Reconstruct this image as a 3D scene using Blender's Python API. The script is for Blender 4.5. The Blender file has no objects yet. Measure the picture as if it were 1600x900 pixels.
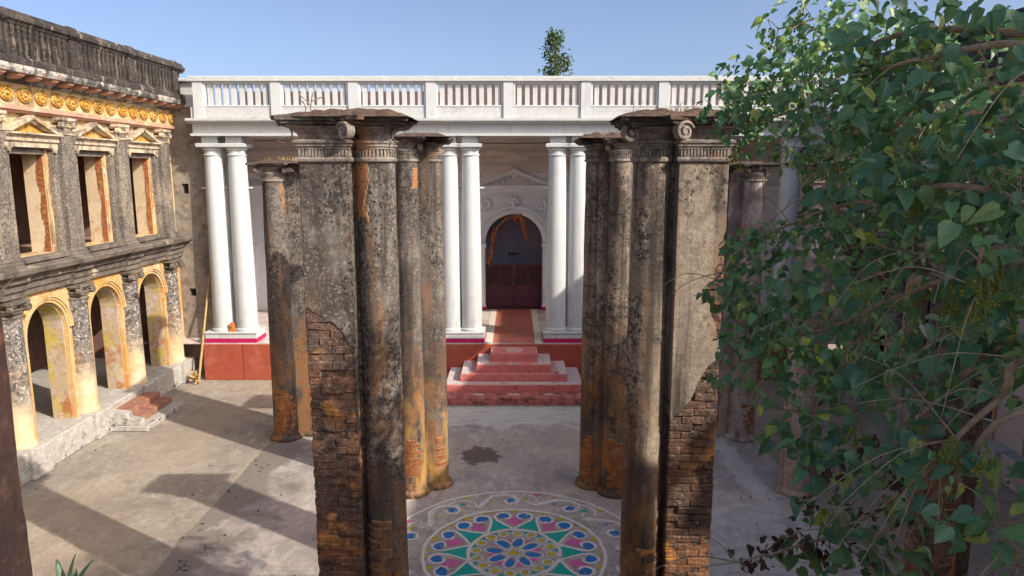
import bpy, bmesh, math, random
from mathutils import Vector, Matrix, noise as mno
R = math.radians
random.seed(7)
sc = bpy.context.scene
col = sc.collection

# ------------------------------------------------------------------ camera, sky, sun, exposure
cam = bpy.data.cameras.new('camera')
cam.sensor_width = 36.0
cam.lens = 1110 / 1600 * 36
cam.shift_x = -3 / 1600
cam.clip_start = 0.05
cam.clip_end = 2000
camo = bpy.data.objects.new('camera', cam)
col.objects.link(camo)
camo.location = (0, 0, 5.2)
camo.rotation_euler = (R(90 - 9.3116), 0, 0)
sc.camera = camo

SUN_EL, SUN_AZ = 34.0, 122.7          # azimuth clockwise from +Y
w = bpy.data.worlds.new('World')
sc.world = w
w.use_nodes = True
nt = w.node_tree
sky = nt.nodes.new('ShaderNodeTexSky')
sky.sky_type = 'NISHITA'
sky.sun_disc = False
sky.sun_elevation = R(SUN_EL)
sky.sun_rotation = R(SUN_AZ)
sky.air_density = 0.5
sky.dust_density = 3.2
sky.ozone_density = 1.0
bg = nt.nodes['Background']
nt.links.new(sky.outputs[0], bg.inputs[0])
bg.inputs[1].default_value = 0.110
sun = bpy.data.lights.new('sun', 'SUN')
sun.energy = 2.35
sun.angle = R(0.55)
sun.color = (1.0, 0.90, 0.77)
suno = bpy.data.objects.new('sun', sun)
col.objects.link(suno)
sd = Vector((math.sin(R(SUN_AZ)) * math.cos(R(SUN_EL)), math.cos(R(SUN_AZ)) * math.cos(R(SUN_EL)), math.sin(R(SUN_EL))))
suno.rotation_euler = sd.to_track_quat('Z', 'Y').to_euler()
suno.location = sd * 40
sc.view_settings.view_transform = 'Standard'
sc.view_settings.look = 'None'
sc.view_settings.gamma = 1
sc.view_settings.exposure = 1.18

# ------------------------------------------------------------------ material helpers
class NT:
    def __init__(s, name):
        s.mat = bpy.data.materials.new(name)
        s.mat.use_nodes = True
        s.t = s.mat.node_tree
        s.b = s.t.nodes['Principled BSDF']
        s.out = s.t.nodes['Material Output']
        s.pos = s.t.nodes.new('ShaderNodeNewGeometry').outputs['Position']
        s._xyz = None
    def node(s, ty, **props):
        n = s.t.nodes.new(ty)
        for k, v in props.items():
            setattr(n, k, v)
        return n
    def put(s, sock, v):
        if isinstance(v, bpy.types.NodeSocket):
            s.t.links.new(v, sock)
        else:
            if sock.type == 'RGBA' and len(v) == 3:
                v = (*v, 1)
            sock.default_value = v
    def xyz(s):
        if not s._xyz:
            n = s.node('ShaderNodeSeparateXYZ')
            s.put(n.inputs[0], s.pos)
            s._xyz = n.outputs
        return s._xyz
    def vec(s, st=(1, 1, 1), off=(0, 0, 0)):
        n = s.node('ShaderNodeMapping')
        s.put(n.inputs['Vector'], s.pos)
        n.inputs['Scale'].default_value = st
        n.inputs['Location'].default_value = off
        return n.outputs[0]
    def noise(s, scale, detail=5, rough=.6, st=None, off=(0, 0, 0), dist=0.0):
        n = s.node('ShaderNodeTexNoise')
        s.put(n.inputs['Vector'], s.vec(st or (1, 1, 1), off) if (st or off != (0, 0, 0)) else s.pos)
        n.inputs['Scale'].default_value = scale
        n.inputs['Detail'].default_value = detail
        n.inputs['Roughness'].default_value = rough
        n.inputs['Distortion'].default_value = dist
        return n.outputs['Fac']
    def mr(s, v, a, b, c=0.0, d=1.0):
        n = s.node('ShaderNodeMapRange')
        s.put(n.inputs[0], v)
        for i, q in enumerate((a, b, c, d)):
            n.inputs[i + 1].default_value = q
        return n.outputs[0]
    def m(s, op, a, b=0.0):
        n = s.node('ShaderNodeMath', operation=op)
        s.put(n.inputs[0], a)
        s.put(n.inputs[1], b)
        return n.outputs[0]
    def mix(s, f, a, b):
        n = s.node('ShaderNodeMix', data_type='RGBA')
        s.put(n.inputs[0], f)
        s.put(n.inputs[6], a)
        s.put(n.inputs[7], b)
        return n.outputs[2]
    def bump(s, h, strength, dist=.01):
        n = s.node('ShaderNodeBump')
        n.inputs['Strength'].default_value = strength
        n.inputs['Distance'].default_value = dist
        s.put(n.inputs['Height'], h)
        s.put(s.b.inputs['Normal'], n.outputs[0])
    def fin(s, c, rough=.9, spec=.3):
        s.put(s.b.inputs['Base Color'], c)
        s.put(s.b.inputs['Roughness'], rough)
        s.b.inputs['Specular IOR Level'].default_value = spec
        return s.mat

MATS = {}
def wear(name, base, layers=(), rough=.9, bump=.35, bs=35, spec=.25, orand=0.0, bd=.012):
    """plaster, paint and stone: base colour, then stains laid over it.
    layer = (colour, noise scale, lo, hi, amount[, stretch[, (z0, z1)]])"""
    n = NT(name)
    c = base
    if orand:
        oi = n.node('ShaderNodeObjectInfo').outputs['Random']
        c = n.mix(n.mr(oi, 0, 1, 0, orand), base, tuple(q * .35 for q in base))
    for i, L in enumerate(layers):
        cc, s, lo, hi, a = L[:5]
        st = L[5] if len(L) > 5 and L[5] else (1, 1, 1)
        f = n.mr(n.noise(s, 4, .62, st, (i * 3.7 + 1, i * 1.3, i * 2.1)), lo, hi, 0, a)
        if len(L) > 6:
            zz = n.m('ADD', n.xyz()[2], n.mr(n.noise(2.2, 4, .6, None, (9, i, 4)), .3, .7, -.35, .35))
            f = n.m('MULTIPLY', f, n.mr(zz, L[6][0], L[6][1]))
        c = n.mix(f, c, cc)
    h = n.m('ADD', n.noise(bs, 3, .7), n.m('MULTIPLY', n.noise(bs * .15, 2), 1.5))
    n.bump(h, bump, bd)
    MATS[name] = n.fin(c, rough, spec)
    return MATS[name]

BLK = (.022, .020, .019)
# weathered lime plaster of the ruined pillars
def pillar_mat(name, warm, ochre=0.0, dark=0.0):
    n = NT(name)
    big = n.mr(n.noise(.9, 4, .6, (1, 1, .5)), .36, .64)
    c = n.mix(big, (.34, .275, .21) if dark else (.10, .085, .075), (.50, .41, .31) if dark else (.44, .35, .255) if warm else (.205, .18, .158))
    # tan and grey clouds, then soot-black growth in drifts
    c = n.mix(n.mr(n.noise(3.1, 4, .65, (1, 1, .7), (2, 4, 1)), .52, .66, 0, .7), c, (.47, .39, .30) if warm else (.27, .245, .215))
    drift = n.mr(n.noise(1.7, 4, .6, (1, 1, .6), (7, 1, 2)), .42 + dark, .58 + dark)
    c = n.mix(n.m('MULTIPLY', n.mr(n.noise(11, 4, .7), .44, .58), n.mr(drift, 0, 1, .3, .9)), c, (.050, .043, .039))
    c = n.mix(n.mr(n.noise(34, 3, .7, None, (3, 3, 3)), .56, .64, 0, .5), c, (.47, .41, .33))
    v = n.node('ShaderNodeTexVoronoi')
    n.put(v.inputs['Vector'], n.vec((1, 1, .8)))
    v.inputs['Scale'].default_value = 24
    vd = n.m('ADD', v.outputs['Distance'], n.mr(n.noise(60, 2), .3, .7, -.20, .20))
    lich = n.m('MULTIPLY', n.mr(vd, .27, .33, 1, 0), n.mr(drift, .1, .6))
    c = n.mix(n.m('MULTIPLY', lich, .85), c, BLK)
    # rain streaks, rust-brown washes
    c = n.mix(n.mr(n.noise(6, 4, .6, (1, 1, .07), (5, 0, 0)), .50, .66, 0, .85), c, (.05, .042, .038))
    c = n.mix(n.mr(n.noise(4.3, 4, .6, (1, 1, .16), (1, 5, 3)), .56, .70, 0, .65), c, (.34, .18, .085))
    z = n.m('ADD', n.xyz()[2], n.mr(n.noise(3, 4, .6), .3, .7, -1.0, 1.0))
    c = n.mix(n.m('MULTIPLY', n.mr(z, 3.0, 1.2), n.mr(n.noise(5, 4, .6, (1, 1, .5), (2, 6, 1)), .38, .58, 0, .8)), c, (.35, .165, .06))
    c = n.mix(n.m('MULTIPLY', n.mr(z, 3.4, 1.4), n.mr(n.noise(2.4, 4, .6, (1, 1, .4), (8, 3, 1)), .44, .58, 0, .8)), c, (.075, .06, .058))
    if ochre:
        c = n.mix(n.m('MULTIPLY', n.mr(z, 1.8, .6), n.mr(n.noise(6, 4, .65, (1, 1, .22), (4, 6, 9)), .48, .60, 0, ochre * .85)), c, (.54, .33, .075))
        c = n.mix(n.m('MULTIPLY', n.mr(z, 1.5, .3), n.mr(n.noise(9, 4, .65, None, (6, 6, 2)), .50, .58, 0, .85)), c, (.42, .24, .14))
    h = n.m('ADD', n.noise(45, 4, .75), n.m('MULTIPLY', n.noise(6, 3), 1.2))
    n.bump(n.m('SUBTRACT', h, n.m('MULTIPLY', lich, .6)), .6, .014)
    MATS[name] = n.fin(c, .95, .15)
    return MATS[name]
pillar_mat('pillar_plaster', False)
wear('pillar_pale', (.44, .355, .31), [((.17, .145, .13), 1.4, .15, .35, 1.0, None, (1.1, 2.3)), ((.30, .26, .22), 4, .48, .6, .8, None, (1.4, 2.4)), ((.56, .47, .43), 2, .42, .6, .8), ((.16, .13, .12), 5, .48, .64, .8, (1, 1, .3)), ((.45, .20, .10), 3, .56, .68, .8), ((.10, .085, .08), 30, .55, .64, .6)], bump=.6)
pillar_mat('pillar_plaster_warm', True)
pillar_mat('pillar_plaster_ochre', False, .9)
pillar_mat('pillar_plaster_tan', True, 0, .09)
wear('capital_stone', (.28, .245, .21), [((.09, .08, .072), 6, .44, .62, .8), ((.42, .35, .26), 14, .54, .68, .7), (BLK, 30, .55, .66, .7), ((.40, .20, .09), 3, .58, .70, .6)], bump=.5)
wear('abacus_stone', (.10, .085, .075), [(BLK, 7, .42, .58, .85), ((.22, .12, .075), 5, .52, .66, .7), ((.24, .22, .19), 22, .56, .68, .5)], bump=.8, bs=40)
wear('soil_crust', (.10, .065, .05), [((.17, .10, .07), 9, .45, .6, .8), (BLK, 25, .5, .65, .7), ((.17, .17, .08), 13, .58, .68, .6)], bump=1.0, bs=60)
wear('old_brick', (.36, .17, .085), [((.13, .085, .066), 1.5, .38, .56, .95), ((.62, .28, .08), 2.3, .56, .64, .9), ((.065, .048, .042), 8, .44, .62, .85), ((.42, .35, .26), 30, .57, .68, .5)], bump=1.0, bs=28, orand=.75, bd=.02)
wear('clean_brick', (.42, .15, .05), [((.50, .26, .10), 8, .5, .65, .7), ((.16, .065, .035), 15, .5, .65, .7)], bump=.7, orand=.5)
wear('mortar', (.20, .13, .09), [(BLK, 9, .45, .6, .8), ((.30, .24, .18), 20, .55, .65, .6)], bump=.9)
wear('lime_mortar', (.42, .30, .19), [((.26, .15, .08), 9, .45, .6, .8)], bump=.9)
# the yellow wing
YEL = (.66, .46, .19)
wear('wing_cream', (.58, .41, .19), [((.64, .53, .33), 1.3, .45, .6, .8), ((.60, .30, .07), 1.9, .44, .60, .85, (1, 1, .5)), ((.50, .22, .08), 2.4, .44, .60, .75, (1, 1, .6), (1.9, .9)), ((.24, .19, .15), 5, .52, .68, .75, (1, 1, .22)), ((.80, .74, .62), 11, .58, .66, .5)], bump=.3)
wear('wing_pale', (.52, .45, .41), [((.60, .54, .50), 1.6, .45, .62, .8), ((.50, .40, .36), 3, .54, .68, .6, (1, 1, .4))], bump=.3)
wear('wing_ochre', (.56, .39, .17), [((.60, .52, .35), 1.6, .45, .62, .8), ((.46, .20, .09), 2.4, .50, .66, .8, (1, 1, .5)), ((.15, .115, .085), 5, .50, .66, .8, (1, 1, .3)), ((.78, .70, .55), 9, .56, .68, .5)], bump=.3)
wear('wing_trim', (.52, .43, .31), [((.13, .105, .088), 4, .44, .60, .85, (1, 1, .5)), ((.75, .68, .54), 8, .55, .65, .6), ((.58, .32, .12), 3, .55, .68, .5)], bump=.4)
wear('roundel_ochre', (.54, .29, .05), [((.60, .44, .16), 5, .48, .62, .8), ((.26, .13, .04), 13, .46, .62, .8), ((.12, .08, .05), 4, .55, .68, .6)], bump=.8, bs=60)
wear('wing_pink', (.52, .28, .20), [((.62, .50, .34), 3, .5, .65, .8), ((.20, .12, .09), 6, .55, .7, .6)], bump=.3)
wear('wing_cornice', (.46, .43, .385), [((.075, .066, .06), 2.2, .40, .54, .95), ((.66, .63, .56), 5, .54, .64, .7), ((.40, .20, .12), 4, .58, .68, .7), (BLK, 13, .54, .64, .7)], bump=.5)
wear('mould_black', (.036, .031, .028), [((.085, .07, .062), 3, .42, .62, .85, (1, 1, .6)), ((.34, .29, .22), 7, .56, .68, .8, (1, 1, .16)), (BLK, 16, .5, .62, .8), ((.28, .25, .21), 45, .58, .68, .6)], bump=.7)
wear('mould_cornice', (.15, .128, .11), [((.24, .205, .17), 1.6, .44, .62, .8), ((.06, .052, .047), 3.4, .46, .62, .75), ((.66, .56, .42), 1.7, .63, .68, .85), ((.24, .16, .11), 21, .54, .66, .5), ((.04, .036, .033), 40, .55, .65, .5)], bump=.5)
wear('pilaster_speckle', (.215, .185, .155), [((.13, .112, .097), 4, .40, .60, .85), ((.38, .31, .22), 2.2, .52, .66, .75, (1, 1, .4)), ((.40, .345, .27), 26, .55, .63, .75), ((.05, .044, .04), 33, .50, .60, .85), ((.09, .08, .072), 6, .54, .68, .6, (1, 1, .2))], bump=.6)
wear('pilaster_mould', (.64, .50, .32), [((.66, .55, .40), 6, .45, .55, .5), ((.15, .14, .14), 3, .20, .46, .92, None, (.95, 1.7)), ((.06, .056, .056), 13, .46, .56, .85, None, (1.1, 1.7)), ((.60, .56, .48), 21, .56, .62, .7, None, (1.2, 1.6)), ((.62, .34, .12), 2.5, .48, .65, .6, None, (2.0, 1.0))], bump=.5)
wear('wing_plinth', (.44, .415, .375), [((.36, .345, .32), 3, .42, .62, .8), ((.62, .60, .55), 9, .50, .64, .6), ((.22, .21, .20), 17, .55, .66, .55), ((.05, .05, .05), 6, .56, .64, .9, None, (.36, .10))], bump=.5)
wear('reveal_stain', (.50, .38, .27), [((.54, .42, .07), 2.2, .46, .60, .85), ((.40, .14, .06), 2.6, .52, .62, .85, None, (2.0, 1.3)), ((.58, .52, .46), 4, .52, .64, .7), ((.20, .15, .11), 12, .56, .68, .5)], bump=.5)
wear('reveal_upper', (.56, .43, .28), [((.62, .51, .36), 2.2, .46, .60, .7), ((.25, .20, .15), 9, .54, .66, .7, None, (4.6, 3.9)), ((.40, .22, .10), 4, .56, .66, .6)], bump=.4)
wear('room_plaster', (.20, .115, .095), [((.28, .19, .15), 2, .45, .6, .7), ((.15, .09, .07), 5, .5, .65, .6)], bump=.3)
wear('wing_floor', (.36, .26, .19), [((.26, .14, .09), 3, .45, .6, .7)], bump=.4)
wear('corner_plaster', (.24, .20, .165), [((.32, .28, .23), 2, .45, .6, .8), ((.12, .10, .085), 5, .5, .65, .7), ((.44, .35, .24), 7, .58, .68, .6)], bump=.5)
wear('near_plaster', (.055, .030, .026), [((.03, .018, .017), 4, .42, .6, .85), ((.10, .058, .046), 11, .56, .66, .5), ((.20, .075, .045), 7, .60, .68, .5)], bump=.8, bs=22)
# the white portico
wear('white_paint', (.55, .57, .57), [((.50, .515, .52), 2.5, .45, .65, .6), ((.36, .36, .34), 7, .55, .72, .5, (1, 1, .2)), ((.24, .23, .21), 30, .62, .70, .4)], rough=.6, bump=.12, spec=.35)
wear('white_column', (.55, .58, .58), [((.50, .53, .545), 3, .45, .65, .6), ((.36, .37, .37), 8, .50, .68, .7, (1, 1, .3), (2.6, 1.1)), ((.20, .19, .17), 34, .60, .68, .7, None, (2.2, 1.1)), ((.42, .43, .42), 5, .56, .70, .45, (1, 1, .12))], rough=.55, bump=.12, spec=.35)
wear('white_weathered', (.50, .51, .495), [((.43, .44, .44), 3, .46, .64, .5, (.4, 1, 1)), ((.20, .20, .19), 4, .60, .72, .6, (.3, 1, 1.2)), ((.58, .60, .60), 9, .5, .62, .5)], rough=.8, bump=.3)
wear('inner_white', (.84, .84, .87), [((.78, .77, .80), 2, .45, .65, .7), ((.86, .86, .88), 6, .5, .65, .5)], bump=.15)
wear('inner_brown', (.74, .66, .63), [((.78, .70, .67), 2, .45, .65, .7), ((.62, .53, .50), 6, .5, .65, .6)], bump=.2)
wear('magenta_paint', (.46, .012, .11), [((.38, .012, .085), 5, .5, .65, .7), ((.55, .20, .25), 24, .64, .70, .4)], rough=.5, bump=.1)
wear('red_oxide', (.38, .085, .05), [((.30, .065, .04), 3, .45, .65, .7), ((.46, .18, .12), 1.5, .56, .7, .6), ((.20, .05, .035), 9, .58, .7, .4)], rough=.55, bump=.12, spec=.4)
wear('red_steps', (.60, .185, .165), [((.50, .15, .135), 4, .45, .62, .7), ((.60, .28, .23), 7, .55, .68, .6), ((.09, .035, .03), 6, .60, .70, .7)], rough=.7, bump=.3)
wear('red_steps_base', (.52, .17, .15), [((.08, .04, .035), 5, .45, .62, .8), ((.44, .20, .16), 9, .56, .68, .6)], rough=.9, bump=.7)
wear('red_path', (.48, .16, .11), [((.38, .12, .09), 3, .45, .6, .7), ((.58, .28, .21), 6, .55, .66, .6)], rough=.55, bump=.15, spec=.4)
wear('cream_strip', (.76, .70, .58), [((.64, .57, .47), 5, .5, .65, .7)], rough=.6, bump=.15)
wear('portico_floor', (.60, .56, .53), [((.50, .32, .27), 2, .48, .62, .7), ((.38, .34, .32), 6, .5, .65, .6)], rough=.7, bump=.2)
wear('gate_maroon', (.13, .045, .062), [((.18, .07, .09), 7, .5, .65, .6)], rough=.5, bump=.2)
wear('sanctum_wall', (.46, .42, .50), [((.38, .34, .42), 3, .5, .65, .6)], bump=.2)
wear('iron', (.05, .04, .036), [((.16, .075, .04), 12, .5, .65, .7)], rough=.7, bump=.5)
wear('marigold', (.62, .17, .025), [((.42, .10, .02), 30, .45, .6, .8)], bump=.6, bs=90)
wear('terracotta', (.58, .20, .05), [((.40, .12, .04), 20, .5, .65, .6)], bump=.5)
wear('bamboo', (.46, .32, .15), [((.28, .17, .08), 9, .5, .65, .7, (1, 1, .2))], rough=.6, bump=.3)
wear('step_red', (.34, .16, .11), [((.24, .11, .08), 4, .45, .6, .7), ((.44, .32, .24), 7, .56, .68, .6)], bump=.4)
wear('rear_brick', (.11, .075, .065), [((.15, .11, .09), 3, .45, .6, .7), ((.10, .07, .06), 7, .5, .65, .6)], bump=.5)
wear('bark', (.17, .135, .10), [((.09, .07, .05), 14, .45, .6, .8, (1, 1, .4)), ((.28, .24, .19), 25, .55, .66, .6)], bump=.6)
wear('twig_bark', (.32, .26, .18), [((.17, .13, .085), 20, .45, .6, .7)], bump=.3)
wear('dry_leaf', (.065, .036, .03), [((.11, .06, .045), 20, .5, .65, .7)], bump=.3)
wear('dry_grass', (.32, .22, .10), [((.18, .13, .06), 20, .5, .65, .7)], bump=.3)

def paint(name, c, lo, hi, scale=7):
    """chalk powder on the ground, rubbed off in places"""
    n = NT(name)
    cc = n.mix(n.noise(40, 4), tuple(q * .7 for q in c), c)
    n.fin(cc, .95, .1)
    f = n.m('MULTIPLY', n.mr(n.noise(scale, 6, .7), lo, hi), n.mr(n.noise(70, 4, .7, None, (4, 4, 4)), .36, .48))
    tr = n.node('ShaderNodeBsdfTransparent')
    mx = n.node('ShaderNodeMixShader')
    n.put(mx.inputs[0], f)
    n.t.links.new(tr.outputs[0], mx.inputs[1])
    n.t.links.new(n.b.outputs[0], mx.inputs[2])
    n.t.links.new(mx.outputs[0], n.out.inputs[0])
    MATS[name] = n.mat
paint('chalk_white', (.84, .83, .81), .28, .38)
paint('chalk_faded', (.74, .72, .70), .34, .46, 5)
paint('chalk_blue', (.025, .22, .60), .34, .46)
paint('chalk_teal', (.01, .46, .40), .30, .40)
paint('chalk_pink', (.72, .17, .44), .36, .46)
paint('chalk_yellow', (.62, .52, .02), .34, .46)
paint('alpana_white', (.84, .80, .78), .24, .34, 10)

def lace(name):
    n = NT(name)
    v = n.node('ShaderNodeTexVoronoi', feature='DISTANCE_TO_EDGE')
    n.put(v.inputs['Vector'], n.vec((1, 1, 1)))
    v.inputs['Scale'].default_value = 11
    n.fin((.84, .80, .78), .9, .1)
    wv = n.m('SINE', n.m('MULTIPLY', v.outputs['Distance'], 95.0))
    f = n.m('MULTIPLY', n.mr(wv, -.25, .15), n.mr(n.noise(6, 4, .6), .32, .44))
    tr = n.node('ShaderNodeBsdfTransparent')
    mx = n.node('ShaderNodeMixShader')
    n.put(mx.inputs[0], f)
    n.t.links.new(tr.outputs[0], mx.inputs[1])
    n.t.links.new(n.b.outputs[0], mx.inputs[2])
    n.t.links.new(mx.outputs[0], n.out.inputs[0])
    MATS[name] = n.mat
lace('alpana_lace')
def leafmat(name, attr, dark, mid, lime, rough=.42, vein=False):
    n = NT(name)
    if attr:
        a = n.node('ShaderNodeAttribute', attribute_name='var').outputs['Fac']
    else:
        a = n.node('ShaderNodeObjectInfo').outputs['Random']
    c = n.mix(n.mr(a, 0, .75), dark, mid)
    c = n.mix(n.mr(a, .86, 1.0), c, lime)
    if vein:
        lx = n.m('ABSOLUTE', n.node('ShaderNodeAttribute', attribute_name='lx').outputs['Fac'])
        ly = n.node('ShaderNodeAttribute', attribute_name='ly').outputs['Fac']
        sv = n.m('SINE', n.m('MULTIPLY', n.m('SUBTRACT', ly, n.m('MULTIPLY', lx, .9)), 38.0))
        vn = n.m('MAXIMUM', n.mr(lx, .012, .035, 1, 0), n.mr(sv, .86, 1.0, 0, .7))
        c = n.mix(n.m('MULTIPLY', vn, .45), c, (.20, .30, .14))
        c = n.mix(n.mr(n.noise(14, 3), .58, .68, 0, .5), c, (.15, .16, .04))
    c = n.mix(n.mr(n.noise(90, 3), .5, .62, 0, .35), c, tuple(q * .6 for q in dark))
    n.bump(n.noise(70, 3), .25, .004)
    n.fin(c, rough, .5)
    tl = n.node('ShaderNodeBsdfTranslucent')
    n.put(tl.inputs[0], n.mix(.5, c, (.16, .24, .02)))
    mx = n.node('ShaderNodeMixShader')
    mx.inputs[0].default_value = .25
    n.t.links.new(n.b.outputs[0], mx.inputs[1])
    n.t.links.new(tl.outputs[0], mx.inputs[2])
    n.t.links.new(mx.outputs[0], n.out.inputs[0])
    MATS[name] = n.mat
leafmat('vine_leaf_mass', True, (.045, .140, .064), (.150, .330, .115), (.44, .50, .07), .42, True)
leafmat('vine_leaf', False, (.045, .145, .090), (.115, .270, .140), (.34, .45, .10), .28, True)
leafmat('far_leaf', True, (.035, .075, .030), (.075, .125, .045), (.11, .15, .05), .6)
leafmat('blade_leaf', False, (.03, .09, .06), (.06, .13, .06), (.08, .15, .06))
leafmat('bud_green', True, (.13, .17, .02), (.24, .26, .03), (.36, .33, .04), .6)

# ground
def ground_mat(name, platform):
    n = NT(name)
    X, Yy, Z = n.xyz()
    if platform:
        c = n.mix(n.mr(n.noise(.9, 5, .6), .38, .62), (.36, .325, .305), (.50, .455, .425))
        c = n.mix(n.mr(n.noise(1.6, 6, .65, None, (3, 1, 0)), .55, .68, 0, .7), c, (.56, .45, .385))
        c = n.mix(n.mr(n.noise(2.6, 6, .7, None, (8, 2, 0)), .52, .66, 0, .75), c, (.235, .21, .20))
    else:
        c = n.mix(n.mr(n.noise(.7, 5, .6), .38, .62), (.31, .275, .23), (.42, .37, .305))
        c = n.mix(n.mr(n.noise(2.2, 6, .65, None, (3, 1, 0)), .52, .68, 0, .7), c, (.235, .215, .185))
        c = n.mix(n.mr(n.noise(5, 6, .7, None, (1, 7, 0)), .58, .70, 0, .5), c, (.42, .365, .30))
    c = n.mix(n.mr(n.noise(38, 5, .7), .50, .66, 0, .5), c, (.13, .115, .10) if not platform else (.24, .215, .21))
    c = n.mix(n.mr(n.noise(95, 3, .6, None, (2, 2, 2)), .57, .66, 0, .5), c, (.50, .46, .40))
    c = n.mix(n.mr(n.noise(9, 6, .8, None, (4, 9, 2)), .46, .62, 0, .5), c, (.195, .17, .142) if not platform else (.27, .24, .23))
    c = n.mix(n.mr(n.noise(5.5, 6, .75, (1, .45, 1), (6, 2, 1)), .52, .62, 0, .6), c, (.47, .42, .35) if not platform else (.58, .54, .51))
    c = n.mix(n.mr(n.noise(1.15, 5, .65, None, (11, 3, 1)), .54, .66, 0, .55), c, (.20, .18, .155) if not platform else (.24, .22, .21))
    c = n.mix(n.mr(n.noise(.33, 5, .6, None, (1, 2, 2)), .5, .62, 0, .45), c, (.42, .32, .24) if not platform else (.58, .46, .38))
    def ell(cx, cy, rx, ry, soft=.25, amp=.45, ns=3.0):
        dx = n.m('DIVIDE', n.m('SUBTRACT', X, cx), rx)
        dy = n.m('DIVIDE', n.m('SUBTRACT', Yy, cy), ry)
        d = n.m('SQRT', n.m('ADD', n.m('MULTIPLY', dx, dx), n.m('MULTIPLY', dy, dy)))
        d = n.m('ADD', d, n.mr(n.noise(ns, 5, .6), .3, .7, -amp, amp))
        return n.mr(d, 1 - soft, 1 + soft, 1, 0)
    rough = .9
    if platform:
        # cement skim by the steps, pale splashes, an oily spill, worn edge channel
        skim = n.m('MULTIPLY', n.mr(n.m('ADD', Yy, n.mr(n.noise(1.5, 5), .3, .7, -.5, .5)), 13.95, 14.1), n.mr(n.noise(8, 5, .6, (.3, 1, 1)), .3, .6, .35, .95))
        c = n.mix(skim, c, (.60, .59, .55))
        c = n.mix(n.m('MULTIPLY', ell(3.3, 9.4, 1.4, 1.5), n.mr(n.noise(5, 6, .7), .4, .6, .2, .85)), c, (.64, .64, .62))
        c = n.mix(n.m('MULTIPLY', ell(4.0, 11.8, .22, 1.5, .3, .5, 2), .75), c, (.66, .64, .61))
        spill = ell(-.63, 12.45, .36, .42, .12, .38, 4.5)
        c = n.mix(n.m('MULTIPLY', spill, .9), c, (.10, .075, .065))
        edge = n.m('MULTIPLY', n.mr(n.m('ADD', X, n.mr(n.noise(1.3, 5), .3, .7, -.6, .6)), -4.15, -3.7, 1, 0), .85)
        c = n.mix(edge, c, (.20, .175, .155))
        rough = n.mr(spill, 0, 1, .9, .45)
    # cracks
    v = n.node('ShaderNodeTexVoronoi', feature='DISTANCE_TO_EDGE')
    dv = n.node('ShaderNodeVectorMath', operation='ADD')
    nn = n.node('ShaderNodeTexNoise')
    nn.inputs['Scale'].default_value = 2.5
    nn.inputs['Detail'].default_value = 6
    n.put(nn.inputs['Vector'], n.pos)
    n.put(dv.inputs[0], n.pos)
    sv = n.node('ShaderNodeVectorMath', operation='SCALE')
    n.put(sv.inputs[0], nn.outputs['Color'])
    sv.inputs['Scale'].default_value = .7
    n.put(dv.inputs[1], sv.outputs[0])
    n.put(v.inputs['Vector'], dv.outputs[0])
    v.inputs['Scale'].default_value = .55
    crk = n.m('MULTIPLY', n.mr(v.outputs['Distance'], .001, .006, 1, 0), n.mr(n.noise(.8, 3, .5, None, (5, 5, 5)), .55 if platform else .62, .64 if platform else .70))
    c = n.mix(n.m('MULTIPLY', crk, .85), c, (.035, .03, .027))
    h = n.m('SUBTRACT', n.m('ADD', n.noise(60, 6, .75), n.m('MULTIPLY', n.noise(7, 5), 1.4)), n.m('MULTIPLY', crk, 2))
    n.bump(h, .6, .02)
    MATS[name] = n.fin(c, rough, .3)
ground_mat('court_concrete', False)
ground_mat('platform_concrete', True)

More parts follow.
